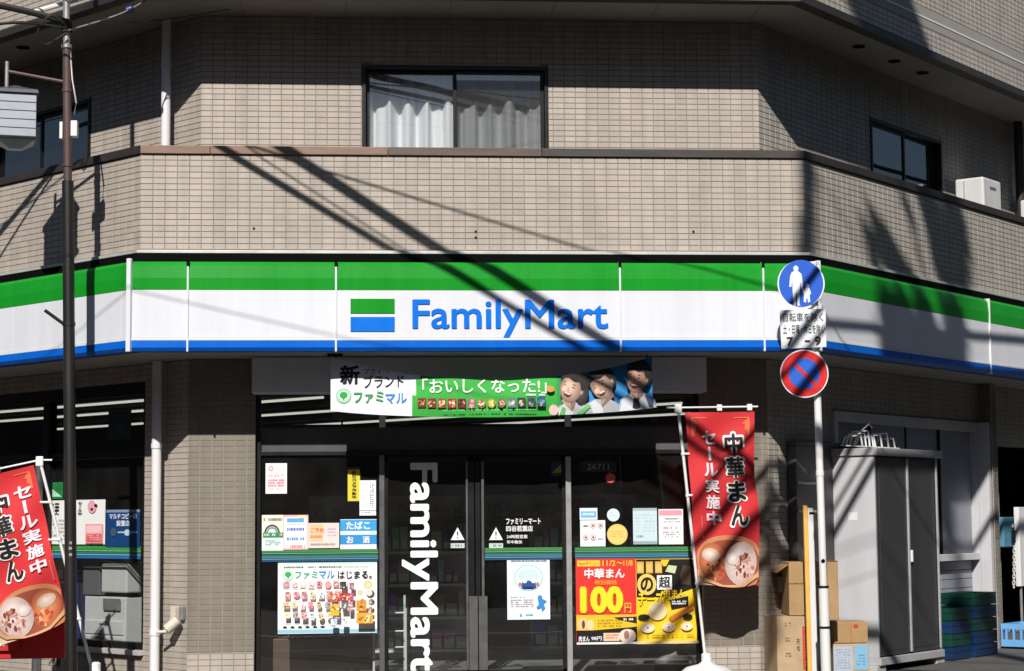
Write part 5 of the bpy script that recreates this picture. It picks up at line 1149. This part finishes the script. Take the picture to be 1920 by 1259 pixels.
def disc_sign(name, label, cx, cy, r, draw):
    T = empty(name, at(cx, cy+r, SY-0.06)); tag(T, label, 'traffic sign'); fn = signfn(cx, cy)
    q = MB(); q.disc(fn(cx, cy, -0.004), SN, r*ppm, th=0.004, col=lin((235, 240, 245)), seg=48); q.build('plate', 'print', T)
    A = Art(fn, 0.0008); draw(A); A.build('symbol', T)
    q = MB(); z = fn(cx, cy, 0).z; p0 = fn(cx, cy, -0.005)
    q.tube([p0-Vector((0, 0, 0.0)), pp(z)], 0.012, 8); q.build('bracket', 'galvanised', T)
def ped(A):
    A.ell(1502, 532, 41, 44, (24, 92, 205), 44)
    w_ = (236, 240, 248)
    A.ell(1493, 504, 4.6, 5.6, w_)
    A.poly([(1489, 509), (1497, 509), (1503, 514), (1506, 540), (1502, 542), (1500, 524), (1500, 546), (1498, 570), (1500, 573), (1494, 573), (1494, 550), (1492, 550), (1491, 573), (1485, 573), (1487, 568), (1486, 543), (1486, 524), (1484, 538), (1480, 538), (1482, 518), (1485, 511)], w_)
    A.ell(1513, 536, 3.4, 3.8, w_); A.poly([(1509, 540), (1517, 540), (1520, 552), (1517, 553), (1518, 566), (1514, 568), (1513, 560), (1511, 560), (1510, 568), (1506, 566), (1507, 552), (1504, 546), (1502, 541), (1505, 540), (1508, 545)], w_)
disc_sign('traffic_sign', 'round blue sign with a white adult and child above the text plate', 1502, 532, 43.5, ped)
def nop(A):
    A.ell(1508, 701, 42.5, 42.5, (218, 34, 36), 44); A.ell(1508, 701, 28.5, 28.5, (32, 98, 205), 40)
    d = 0.7071
    A.poly([(1508-30*d-3.4*d, 701-30*d+3.4*d), (1508-30*d+3.4*d, 701-30*d-3.4*d), (1508+30*d+3.4*d, 701+30*d-3.4*d), (1508+30*d-3.4*d, 701+30*d+3.4*d)], (214, 36, 40))
disc_sign('traffic_sign', 'round red and blue no parking sign below the text plate', 1508, 701, 44.5, nop)
T = empty('text_plate', at(1505, 653, SY-0.06)); tag(T, 'rectangular white plate with black Japanese text between the two round signs', 'traffic sign')
fn = signfn(1505, 616); q = MB()
pts = [(1463, 582), (1548, 580), (1548, 651), (1465, 654)]
q.hexa([fn(x, y, -0.004) for x, y in pts]+[fn(x, y, 0.0) for x, y in pts], lin((228, 232, 236))); q.build('plate', 'print', T, bevel=0.003)
A = Art(fn, 0.0008); A.text('自転車を除く', 1469, 587, 1543, 604, (38, 40, 42), 0.008); A.text('土・日曜・休日を除く', 1469, 609, 1543, 626, (38, 40, 42), 0.008); A.text('7', 1475, 632, 1487, 648, (38, 40, 42), 0.02); A.text('-', 1508, 638, 1518, 641, (38, 40, 42), 0.01); A.text('9', 1526, 631, 1538, 647, (38, 40, 42), 0.02); A.build('lettering', T)
q = MB(); q.tube([fn(1505, 616, -0.005), pp(fn(1505, 616, 0).z)], 0.012, 8); q.build('bracket', 'galvanised', T)

# ------------------------------------------------------------------ storage cabinet, boxes and crates along the right wall
oc1, oc0 = -0.09, -0.565
uA, uB = loc('R', 1645, 1040, oc1)[0], loc('R', 1764, 1040, oc1)[0]
zc0, zc1 = 0.13, loc('R', 1645, 840, oc1)[1]-0.0
T = empty('storage_cabinet', fp('R', (uA+uB)/2, (oc0+oc1)/2, 0.0)); tag(T, 'tall grey metal storage cabinet with dark double doors against the right wall', 'cabinet')
q = MB(); q.fbox('R', uA, uA+0.03, oc0, oc1-0.012, zc0, zc1-0.07); q.build('side_panel', 'cabinet_light', T, bevel=0.004)
q = MB(); q.fbox('R', uB-0.03, uB, oc0, oc1-0.012, zc0, zc1-0.07); q.build('side_panel', 'cabinet_light', T, bevel=0.004)
q = MB(); q.fbox('R', uA+0.03, uB-0.03, oc0, oc0+0.02, zc0, zc1-0.07); q.build('back_panel', 'cabinet_light', T)
q = MB(); q.fbox('R', uA-0.02, uB+0.04, oc0-0.01, oc1+0.03, zc1-0.07, zc1); q.build('roof', 'cabinet_trim', T, bevel=0.008)
q = MB(); q.fbox('R', uA-0.005, uB+0.005, oc0, oc1+0.012, zc0-0.07, zc0); q.build('plinth', 'cabinet_trim', T, bevel=0.006)
um_ = (uA+uB)/2
for a, b in ((uA+0.035, um_-0.004), (um_+0.004, uB-0.035)):
    q = MB(); q.fbox('R', a, b, oc1-0.035, oc1-0.012 if a < um_ else oc1-0.02, zc0+0.01, zc1-0.08); d = q.build('door', 'cabinet_dark', T, bevel=0.004)
    for k in range(1):
        w_ = (b-a); q = MB(); q.fbox('R', a+w_*k+0.05, a+w_*(k+1)-0.05, oc1-0.018, oc1-0.008 if a < um_ else oc1-0.016, zc0+0.05, zc1-0.12); q.build('door_panel', 'cabinet_dark', d, bevel=0.003)
q = MB(); q.fbox('R', um_-0.02, um_+0.006, oc1-0.012, oc1+0.004, zc0+0.02, zc1-0.085); q.build('door_edge', 'cabinet_trim', T, bevel=0.003)
z = loc('R', 1708, 1043, oc1)[1]; q = MB(); q.fbox('R', um_+0.02, um_+0.045, oc1-0.006, oc1+0.014, z-0.055, z+0.055); q.build('handle', 'white_paint', T, bevel=0.004)
q = MB(); q.fbox('R', uB-0.06, uB-0.04, oc1-0.012, oc1+0.004, zc0+0.02, zc1-0.085); q.build('door_trim', 'cabinet_trim', T, bevel=0.003)
# label on the sunny side
def cabside(u, o, z): return fp('R', u, o, z)
q = MB(); q.fbox('R', uA-0.002, uA+0.001, -0.37, -0.28, 1.36, 1.43); q.build('label', 'white_paint', T)
for uu in (uA+0.05, uB-0.05):
    for oo in (oc0+0.09, oc1-0.09):
        q = MB(); q.fbox('R', uu-0.09, uu+0.09, oo-0.08, oo+0.08, 0.0, zc0-0.071); q.build('foot_block', 'concrete_block', T, bevel=0.006)
# wire racks on top of the cabinet
def wirerack(u, w_, hgt, label):
    T = empty('wire_rack', fp('R', u, oc0+0.2, zc1)); tag(T, label, 'wire rack', 'white wire racks lying on the cabinet')
    q = MB()
    q.tube([fp('R', u, oc1-0.08, zc1+0.01), fp('R', u+w_, oc1-0.08, zc1+0.01), fp('R', u+w_, oc1-0.34, zc1+0.03), fp('R', u, oc1-0.34, zc1+0.03), fp('R', u, oc1-0.08, zc1+0.01)], 0.007, 6); q.build('base_frame', 'white_paint', T)
    for k in range(4):
        uu = u+w_*k/3; hh = hgt*(0.7+0.3*((k*7) % 3)/2)
        q = MB(); q.tube([fp('R', uu, oc1-0.12, zc1+0.01), fp('R', uu+0.01, oc1-0.14, zc1+hh), fp('R', uu+0.02, oc1-0.30, zc1+hh), fp('R', uu+0.01, oc1-0.33, zc1+0.03)], 0.009, 6); q.build('hoop', 'white_paint', T)
wirerack(uA-0.0, 0.22, 0.16, 'white wire rack nearest the post on top of the grey cabinet')
wirerack(uA+0.26, 0.40, 0.15, 'white wire rack lying farther along on top of the grey cabinet')
q = MB(); q.tube([fp('R', uA+0.05, oc1-0.15, zc1+0.16), fp('R', uA+0.10, oc1-0.10, zc1+0.22), fp('R', uA+0.16, oc1-0.1, zc1+0.19)], 0.007, 6); single('wire_hook', q, 'white_paint', 'bent white wire hook sticking up from the racks on the cabinet', 'hook')
# dark locker left of the cabinet
oK0, oK1 = oRL+0.012, oRL+0.10
uK0 = loc('R', 1494, 960, oK1)[0]; uK1 = uA+0.55; zK = loc('R', 1510, 836, oK1)[1]
uK1 = max(uK1, uK0+0.5)
T = empty('locker', fp('R', (uK0+uK1)/2, oK0, 0)); tag(T, 'dark grey metal locker squeezed between the shop wall and the grey cabinet', 'locker')
q = MB(); q.fbox('R', uK0, uK1, oK0, oK1, 0.05, zK); q.build('body', 'locker', T, bevel=0.006)
q = MB(); q.fbox('R', uK0-0.01, uK1+0.0, oK0+0.0, oK1+0.015, zK+0.001, zK+0.04); q.build('lid', 'locker', T, bevel=0.006)
for i, py in enumerate((905, 958)):
    z = loc('R', 1515, py, oK1)[1]; q = MB(); q.tube([fp('R', uK0+0.03, oK1, z), fp('R', uK0+0.06, oK1+0.04, z-0.008), fp('R', uK0+0.3, oK1+0.04, z-0.006), fp('R', uK0+0.34, oK1, z+0.004)], 0.012, 8); q.build('rail', 'white_paint', T, smooth=True)
for s in (0.1, 0.3):
    q = MB(); q.fbox('R', uK0+s, uK0+s+0.06, oK0+0.02, oK1-0.02, 0.0, 0.049); q.build('foot', 'locker', T)

def carton(label, Y, box, depth, m='cardboard', rotd=0, extra=None, name='cardboard_box', flap=False, print_=None):
    """carton whose near face fills a surveyed rectangle at depth Y; real box behind it"""
    x0, y0, x1, y1 = box; a = at(x0, y1, Y); b = at(x1, y0, Y); z0 = max(0.0, a.z) if extra is None else extra; z1 = b.z
    wd = b.x-a.x; c = Vector(((a.x+b.x)/2, Y+depth/2, z0)); rt = Matrix.Rotation(R_(rotd), 3, 'Z')
    def L_(x, y, z): v = rt @ Vector((x, y, 0)); return Vector((c.x+v.x, c.y+v.y, z))
    T = empty(name, c); tag(T, label, 'box', 'cartons stacked by the sign post')
    q = MB(); h = [(-wd/2, -depth/2), (wd/2, -depth/2), (wd/2, depth/2), (-wd/2, depth/2)]
    q.hexa([L_(x, y, z0+0.001) for x, y in h]+[L_(x*0.985, y, z1) for x, y in h]); q.build('carton', m, T, bevel=0.006)
    q = MB(); t_ = 0.024; q.hexa([L_(x, y, z1+0.0005) for x, y in ((-wd/2*0.97, -t_), (wd/2*0.97, -t_), (wd/2*0.97, t_), (-wd/2*0.97, t_))]+[L_(x, y, z1+0.002) for x, y in ((-wd/2*0.97, -t_), (wd/2*0.97, -t_), (wd/2*0.97, t_), (-wd/2*0.97, t_))]); q.build('tape', 'tape', T)
    if flap:
        q = MB(); q.hexa([L_(-wd/2, -depth/2-0.002, z1-0.02), L_(-wd/2, depth/2, z1-0.02), L_(-wd/2-0.10, depth/2, z1-0.09), L_(-wd/2-0.10, -depth/2, z1-0.09), L_(-wd/2, -depth/2-0.002, z1-0.016), L_(-wd/2, depth/2, z1-0.016), L_(-wd/2-0.10, depth/2, z1-0.085), L_(-wd/2-0.10, -depth/2, z1-0.085)]); q.build('flap', m, T)
    if print_:
        A = Art(lambda x, y, hh: L_(-wd/2+(x-x0)/(x1-x0)*wd, -depth/2-0.002-hh, z1-(y-y0)/(y1-y0)*(z1-z0)), 0.0006); print_(A); A.build('print', T)
    return T, z0, z1
_, z0, zB = carton('tall pale carton standing on the ground at the left of the boxes', 0.32, (1455, 1156, 1502, 1285), 0.42, 'cardboard_pale', 4, extra=0.0, print_=lambda a: ([a.scribble(1470, 1168+k*30, 1480, 1178+k*30, 2, (120, 90, 55), 0.8) for k in range(3)], a.vtext('天地', 1490, 1200, 1496, 1225, (120, 85, 50), 0.01)))
_, z0, zC = carton('narrow carton with a red printed panel beside the tall pale carton', 0.34, (1503, 1156, 1524, 1285), 0.42, 'cardboard_pale', 3, extra=0.0, print_=lambda a: (a.rect(1503.5, 1176, 1523, 1262, (206, 70, 52)), a.scribble(1507, 1180, 1519, 1258, 12, (225, 130, 105), 0.8)))
carton('large brown carton on top of the two cartons behind the yellow board', 0.34, (1484, 1054, 1568, 1152), 0.46, 'cardboard', -4, extra=max(zB, zC)+0.004, flap=True, print_=lambda a: (a.rect(1484, 1092, 1567, 1094, (140, 92, 40)), a.scribble(1493, 1092, 1502, 1096, 1, (110, 70, 35)), a.scribble(1512, 1105, 1517, 1110, 1, (110, 70, 35))))
_, z0, zE = carton('light carton with a blue printed panel on the ground right of the post', 0.30, (1566, 1207, 1630, 1285), 0.30, 'cardboard_pale', -3, extra=0.0, print_=lambda a: (a.rect(1566, 1212, 1600, 1270, (176, 186, 200)), a.scribble(1570, 1218, 1597, 1262, 8, (140, 155, 180), 0.7), a.rect(1604, 1200 if False else 1210, 1628, 1262, (130, 180, 210)), a.scribble(1608, 1230, 1624, 1255, 4, (80, 140, 180), 0.7)))
carton('small brown carton with a red mark on the blue printed carton', 0.31, (1563, 1166, 1626, 1205), 0.28, 'cardboard', 3, extra=zE+0.004, print_=lambda a: (a.ell(1603, 1174, 5, 4, (190, 80, 50)), a.rect(1593, 1168, 1595, 1204, (176, 120, 66))))
carton('flat upright brown sheet of card behind the sign post', 0.05, (1553, 1052, 1571, 1164), 0.03, 'cardboard', 0, name='card_sheet', extra=None)
# yellow edged board behind the post
T = empty('sign_board', at(1524, 1280, 0.06)); tag(T, 'yellow edged white board leaning upright just behind the sign post', 'board')
a = at(1513, 1250, 0.06); b = at(1533, 948, 0.06); dxb = at(1522, 1250, 0.06).x-at(1513, 948, 0.06).x
def bl(x, y, z): return Vector((a.x+dxb*0.9-dxb*0.9*(z-0)/(b.z)+x, 0.06+y, z))
q = MB(); q.hexa([bl(0, 0, 0.0), bl(0.036, 0, 0.0), bl(0.036, 0.035, 0.0), bl(0, 0.035, 0.0), bl(0, 0, b.z), bl(0.036, 0, b.z), bl(0.036, 0.035, b.z), bl(0, 0.035, b.z)]); q.build('edge', 'yellow_paint', T, bevel=0.004)
q = MB(); q.hexa([bl(0.037, 0.003, 0.03), bl(0.09, 0.003, 0.03), bl(0.09, 0.032, 0.03), bl(0.037, 0.032, 0.03), bl(0.037, 0.003, b.z-0.02), bl(0.09, 0.003, b.z-0.02), bl(0.09, 0.032, b.z-0.02), bl(0.037, 0.032, b.z-0.02)]); q.build('face', 'copier', T, bevel=0.004)
q = MB(); q.hexa([bl(0.05, 0.0005, b.z-0.075), bl(0.092, 0.0005, b.z-0.075), bl(0.092, 0.01, b.z-0.075), bl(0.05, 0.01, b.z-0.075), bl(0.05, 0.0005, b.z-0.055), bl(0.092, 0.0005, b.z-0.055), bl(0.092, 0.01, b.z-0.055), bl(0.05, 0.01, b.z-0.055)]); q.build('slot', 'black', T)
# small white box on the shop wall
u, z = loc('F', 1472, 1096, -0.55)
oW = oRL; uw, zw = loc('R', 1472, 1096, oRL+0.05)
q = MB(); q.fbox('R', uw-0.06, uw+0.06, oRL+0.001, oRL+0.07, zw-0.07, zw+0.07); single('junction_box', q, 'galvanised', 'small pale junction box on the tiled wall beside the cartons', 'box', bevel=0.006)

def crate(uc_, oc_, z0, L_, D_, H_, m, label, group='plastic crates by the service door', rz=0):
    T = empty('plastic_crate', fp('R', uc_, oc_, z0)); tag(T, label, 'crate', group)
    u0, u1, o0, o1 = uc_-L_/2, uc_+L_/2, oc_-D_/2, oc_+D_/2; q = MB(); t_ = 0.018
    # ribbed open-sided walls: rails and posts, solid base
    q.fbox('R', u0, u1, o0, o1, z0+0.004, z0+0.022)
    for zz0, zz1 in ((z0+0.022, z0+0.075), (z0+H_-0.055, z0+H_)):
        q.fbox('R', u0, u1, o1-t_, o1, zz0, zz1); q.fbox('R', u0, u1, o0, o0+t_, zz0, zz1); q.fbox('R', u0, u0+t_, o0+t_, o1-t_, zz0, zz1); q.fbox('R', u1-t_, u1, o0+t_, o1-t_, zz0, zz1)
    q.build('tray', m, T, recalc=False)
    q = MB()
    for k in range(6):
        uu = u0+(u1-u0)*k/5; uu = min(max(uu, u0+0.012), u1-0.012)
        q.fbox('R', uu-0.012, uu+0.012, o1-t_+0.002, o1-0.002, z0+0.075, z0+H_-0.055); q.fbox('R', uu-0.012, uu+0.012, o0+0.002, o0+t_-0.002, z0+0.075, z0+H_-0.055)
    for k in range(4):
        oo = o0+t_+(o1-o0-2*t_)*(k+0.5)/4
        q.fbox('R', u0+0.002, u0+t_-0.002, oo-0.012, oo+0.012, z0+0.075, z0+H_-0.055); q.fbox('R', u1-t_+0.002, u1-0.002, oo-0.012, oo+0.012, z0+0.075, z0+H_-0.055)
    q.build('ribs', m, T, recalc=False)
    q = MB(); q.fbox('R', u0+t_, u1-t_, o0+t_+0.002, o1-t_-0.002, z0+0.024, z0+H_-0.09); q.build('contents', 'room_wall', T)
oCr = -0.30
uc1 = loc('R', 1793, 1200, oCr+0.15)[0]+0.08; uc2 = loc('R', 1845, 1200, oCr+0.15)[0]
H_ = 0.125
ordn = ['bottom', 'second', 'third', 'fourth', 'top', 'sixth']
for k in range(4): crate(uc1, oCr, 0.004+H_*k, 0.42, 0.34, H_-0.003, ('crate_blue', 'crate_green')[k % 2 if k < 3 else 1], '%s plastic crate in the left stack beside the cabinet, %s' % (ordn[k], ('blue', 'green', 'blue', 'green')[k]))
for k in range(5): crate(uc2, oCr, 0.004+H_*k, 0.52, 0.36, H_-0.003, ('crate_blue', 'crate_blue', 'crate_green', 'crate_blue', 'crate_green')[k], '%s plastic crate in the wider right stack, %s' % (ordn[k], ('blue', 'blue', 'green', 'blue', 'green')[k]))
uc3 = loc('R', 1906, 1190, oCr)[0]
crate(uc3+0.15, oCr+0.05, 0.02, 0.5, 0.36, 0.24, 'crate_pale', 'pale blue crate standing alone at the right picture edge', None)
# meter box with white chain
uM, zM = loc('R', 1892, 998, oRL+0.12)
T = empty('meter_box', fp('R', uM, oRL, zM-0.2)); tag(T, 'blue metal meter box mounted beside the alcove at the right edge', 'meter box')
q = MB(); q.fbox('R', uM-0.14, uM+0.16, oRL-0.1, oRL+0.12, zM-0.16, zM+0.16); q.build('case', 'meter_blue', T, bevel=0.01)
q = MB(); q.fbox('R', uM+0.05, uM+0.13, oRL+0.121, oRL+0.14, zM-0.12, zM+0.02); q.build('lock_plate', 'bronze_frame', T, bevel=0.004)
q = MB(); q.fbox('R', uM+0.06, uM+0.11, oRL+0.121, oRL+0.145, zM+0.05, zM+0.09); q.build('catch', 'white_paint', T, bevel=0.004)
T = empty('plastic_chain', fp('R', uM+0.08, oRL+0.13, zM-0.2)); tag(T, 'white plastic chain hanging below the blue meter box', 'chain')
for k in range(13):
    z = zM-0.17-k*0.034; q = MB(); c = fp('R', uM+0.08-0.004*k, oRL+0.14, z); n = 10
    ax1 = FACE['R'][1] if k % 2 == 0 else FACE['R'][2]
    q.tube([c+ax1*(0.014*math.cos(j*2*math.pi/n))+Vector((0, 0, 0.024*math.sin(j*2*math.pi/n))) for j in range(n+1)], 0.0055, 6, caps=False); q.build('link', 'chain', T, smooth=True)
uB2, zB2 = loc('R', 1913, 1000, oRL+0.1)
T = empty('white_board', fp('R', uB2+0.24, oRL+0.07, 0)); tag(T, 'white board on legs at the right picture edge past the meter box', 'board')
q = MB(); q.fbox('R', uB2-0.02, uB2+0.5, oRL+0.04, oRL+0.10, 0.62, 1.48); q.build('panel', 'white_paint', T, bevel=0.005)
for du in (0.04, 0.44):
    q = MB(); q.tube([fp('R', uB2+du, oRL+0.07, 0.0), fp('R', uB2+du, oRL+0.07, 0.62)], 0.016, 8); q.build('leg', 'galvanised', T, smooth=True)
zS = loc('R', 1848, 983, oRL)[1]; q = MB(); q.fbox('E', 0.03, 0.13, 0.001, 0.012, zS-0.07, zS+0.07); single('wall_plate', q, 'galvanised', 'small grey cover plate on the sunlit tile pier by the alcove', 'plate', bevel=0.003)

# ------------------------------------------------------------------ air conditioners on the right balcony
def aircon(u, label):
    T = empty('air_conditioner', fp('R', u, -0.42, 3.64)); tag(T, label, 'air conditioner', 'outdoor units on the right balcony')
    o1, o0 = -0.24, -0.56; z0, z1 = 4.22, loc('R', 1850, 333, -0.24)[1]; W_ = 0.46
    q = MB(); q.fbox('R', u, u+W_, o0, o1, z0, z1); q.build('case', 'ac_white', T, bevel=0.022, segs=3)
    q = MB(); q.fbox('R', u+0.05, u+0.054, o1, o1+0.002, z0+0.02, z1-0.03); q.build('seam', 'grey_plastic', T)
    q = MB(); q.fbox('R', u-0.003, u, o0+0.10, o0+0.106, z0+0.02, z1-0.03); q.build('side_seam', 'grey_plastic', T)
    c = fp('R', u+0.25, o1+0.001, z0+0.22)
    q = MB(); q.disc(c, FACE['R'][2], 0.16, th=0.003, seg=32); q.build('fan_opening', 'grey_plastic', T)
    for k in range(6):
        z = z0+0.09+k*0.052; hw_ = math.sqrt(max(0.0004, 0.16**2-(z-z0-0.22)**2)); q = MB(); q.fbox('R', u+0.25-hw_, u+0.25+hw_, o1+0.005, o1+0.011, z-0.006, z+0.006); q.build('grille_bar', 'ac_white', T)
    q = MB(); q.fbox('R', u+0.16, u+0.32, o1, o1+0.003, z1-0.115, z1-0.085); q.build('badge', 'grey_plastic', T)
    for s in (0.06, W_-0.06):
        q = MB(); q.fbox('R', u+s-0.04, u+s+0.04, o0, o1, 3.64, z0-0.001); q.build('stand', 'galvanised', T)
uAC = loc('R', 1845, 380, -0.24)[0]
aircon(uAC, 'white outdoor air conditioner behind the balcony coping on the right')
aircon(uAC+1.72, 'outdoor air conditioner cut off by the right picture edge')

# ------------------------------------------------------------------ street behind the camera: buildings added to block sky light, utility poles and a tall tree that throws the dappled shade
def far_blocker(x0, x1, y0, y1, h, m, label):  # unseen building, added to cut sky light and darken glass reflections
    T = empty('blocker_building', ((x0+x1)/2, (y0+y1)/2, 0)); tag(T, label, 'building')
    q = MB(); q.box(x0, x1, y0, y1, -0.13, h); q.build('wall', m, T)
    q = MB(); q.box(x0-0.2, x1+0.2, y0-0.2, y1+0.2, h, h+0.3); q.build('roof', 'concrete_wall', T)
    n = int((x1-x0)/3)
    for r in range(int(h/3)):
        for k in range(n):
            x = x0+1.5+k*3; z = 1.0+r*3; q = MB(); q.box(x-0.7, x+0.7, y1, y1+0.05, z, z+1.3); wn = q.build('window', 'bronze_frame', T)
far_blocker(-60, -14, -46, -31, 20.0, 'blocker_brick', 'added dark building across the street to the left, blocking sky light')
far_blocker(-13, 9, -42, -28, 9.0, 'concrete_wall', 'added concrete building straight across the street, blocking low sky light')
far_blocker(10, 60, -46, -31, 20.0, 'blocker_brick', 'added dark building across the street to the right, blocking sky light')
def side_blocker(face, o0, o1, u0, u1, h, label):  # unseen block added across a side street to deepen the ambient shade
    T = empty('blocker_building', fp(face, (u0+u1)/2, (o0+o1)/2, 0)); tag(T, label, 'building')
    q = MB(); q.fbox(face, u0, u1, o0, o1, -0.13, h); q.build('wall', 'blocker_brick', T)
    q = MB(); q.fbox(face, u0-0.2, u1+0.2, o0-0.2, o1+0.2, h, h+0.25); q.build('roof', 'concrete_wall', T)
    for r in range(2):
        for k in range(int((u1-u0)/3)):
            q = MB(); q.fbox(face, u0+1+k*3, u0+2.4+k*3, o0-0.05, o0, 1+r*3, 2.3+r*3); q.build('window', 'bronze_frame', T)
side_blocker('L', 10.0, 18.0, 0.0, 36.0, 7.2, 'added dark block across the left side street, cutting sky light')
side_blocker('R', 10.0, 18.0, 0.0, 36.0, 8.4, 'added dark block across the right side street, cutting sky light')
def utility(x, y, h, label):
    T = empty('utility_pole', (x, y, -0.13)); tag(T, label, 'utility pole')
    q = MB(); q.tube([(x, y, -0.13), (x, y, h)], [0.17, 0.11], 16); q.build('pole', 'concrete_block', T, smooth=True)
    for z in (h-0.6, h-1.4):
        q = MB(); q.box(x-0.9, x+0.9, y-0.05, y+0.05, z, z+0.1); q.build('crossarm', 'galvanised', T)
utility(8.0, -9.5, 11, 'concrete utility pole on the far corner to the right')
utility(-13.5, 7.5, 11, 'concrete utility pole up the side street on the left')
# street tree standing right of the view; its limbs reach over the road and dapple the right wall
rt = random.Random(11)
T = empty('street_tree', (3.6, -13.6, -0.13)); tag(T, 'street tree beside the road whose crown dapples the right wall with shade', 'tree')
strokes = [('R', 0, [(1515, 296), (1516, 390), (1511, 482)], 0.055, 1.6), ('R', 0, [(1735, 372), (1757, 450), (1775, 530)], 0.13, 1.5), ('R', 0, [(1792, 395), (1795, 535)], 0.15, 1.6), ('R', 0, [(1765, 400), (1780, 520)], 0.13, 1.4),
           ('R', 0, [(1625, 430), (1640, 490), (1648, 525)], 0.045, 1.2), ('R', 0, [(1645, 425), (1675, 480), (1715, 535)], 0.10, 1.5), ('R', 0, [(1640, 455), (1690, 535)], 0.07, 1.2), ('R', 0, [(1690, 360), (1712, 420)], 0.035, 0.9),
           ('R', P_S, [(1665, 555), (1668, 690)], 0.10, 1.5), ('R', P_S, [(1695, 565), (1700, 700)], 0.12, 1.6), ('R', P_S, [(1735, 575), (1738, 705)], 0.13, 1.6), ('R', P_S, [(1790, 575), (1795, 715)], 0.13, 1.6), ('R', P_S, [(1765, 640), (1768, 710)], 0.10, 1.4),
           ('R', 0, [(1600, -10), (1660, 70)], 0.16, 1.0), ('R', 0, [(1640, -30), (1690, 90)], 0.2, 1.6), ('R', 0, [(1670, -40), (1725, 90)], 0.18, 1.7), ('R', 0, [(1575, -40), (1640, 30)], 0.10, 0.8),
           ('F', -0.7, [(1446, 900), (1447, 1080), (1448, 1262)], 0.045, 1.3), ('R', -0.3, [(1790, 1120), (1800, 1220)], 0.10, 1.2), ('R', -0.3, [(1840, 1150), (1850, 1230)], 0.10, 1.2)]
trunk = [Vector((3.6, -13.6, -0.13)), Vector((3.5, -13.4, 4)), Vector((3.2, -13.0, 8)), Vector((2.7, -12.4, 11)), Vector((2.2, -11.8, 13.0))]
q = MB(); q.tube(trunk, [0.30, 0.24, 0.19, 0.13, 0.06], 14); q.build('trunk', 'bark', T, smooth=True)
q = MB(); lv = MB(); nb_ = 0
for f_, o_, pts, r, dens in strokes:
    W_ = []
    for px, py in pts:
        u, z = loc(f_, px, py, o_); W_.append(fp(f_, u, o_, z))
    t0 = 15.0+rt.uniform(-1.0, 1.0); W_ = [p+SUN*(t0+rt.uniform(-.25, .25)) for p in W_]
    base = min(trunk[2:], key=lambda p: (p-W_[0]).length+0.5*max(0, p.z-W_[0].z+1)); mid = base.lerp(W_[0], 0.5)+Vector((0, 0, 0.2))
    q.tube([base, mid, W_[0]]+W_[1:], [0.016, 0.012, 0.009]+[0.007]*(len(W_)-1), 6)
    ln_ = sum((W_[i+1]-W_[i]).length for i in range(len(W_)-1)); n_l = int(260*dens*ln_*(r/0.1)**1.1)
    for k in range(n_l):
        x = rt.random()*(len(W_)-1); j = min(int(x), len(W_)-2); c = W_[j].lerp(W_[j+1], x-j)
        v = Vector((rt.gauss(0, 1), rt.gauss(0, 1), rt.gauss(0, 1))); p = c+v.normalized()*r*rt.random()**0.5*1.1
        a1 = Vector((rt.gauss(0, 1), rt.gauss(0, 1), rt.gauss(0, 1))).normalized(); a2 = a1.orthogonal().normalized(); s = rt.uniform(0.028, 0.055)
        lv.add([p-a1*s*1.6, p+a2*s, p+a1*s*1.6, p-a2*s], [(0, 1, 2, 3)])
q.build('branches', 'bark', T); lv.build('crown', 'leaf', T, recalc=False)
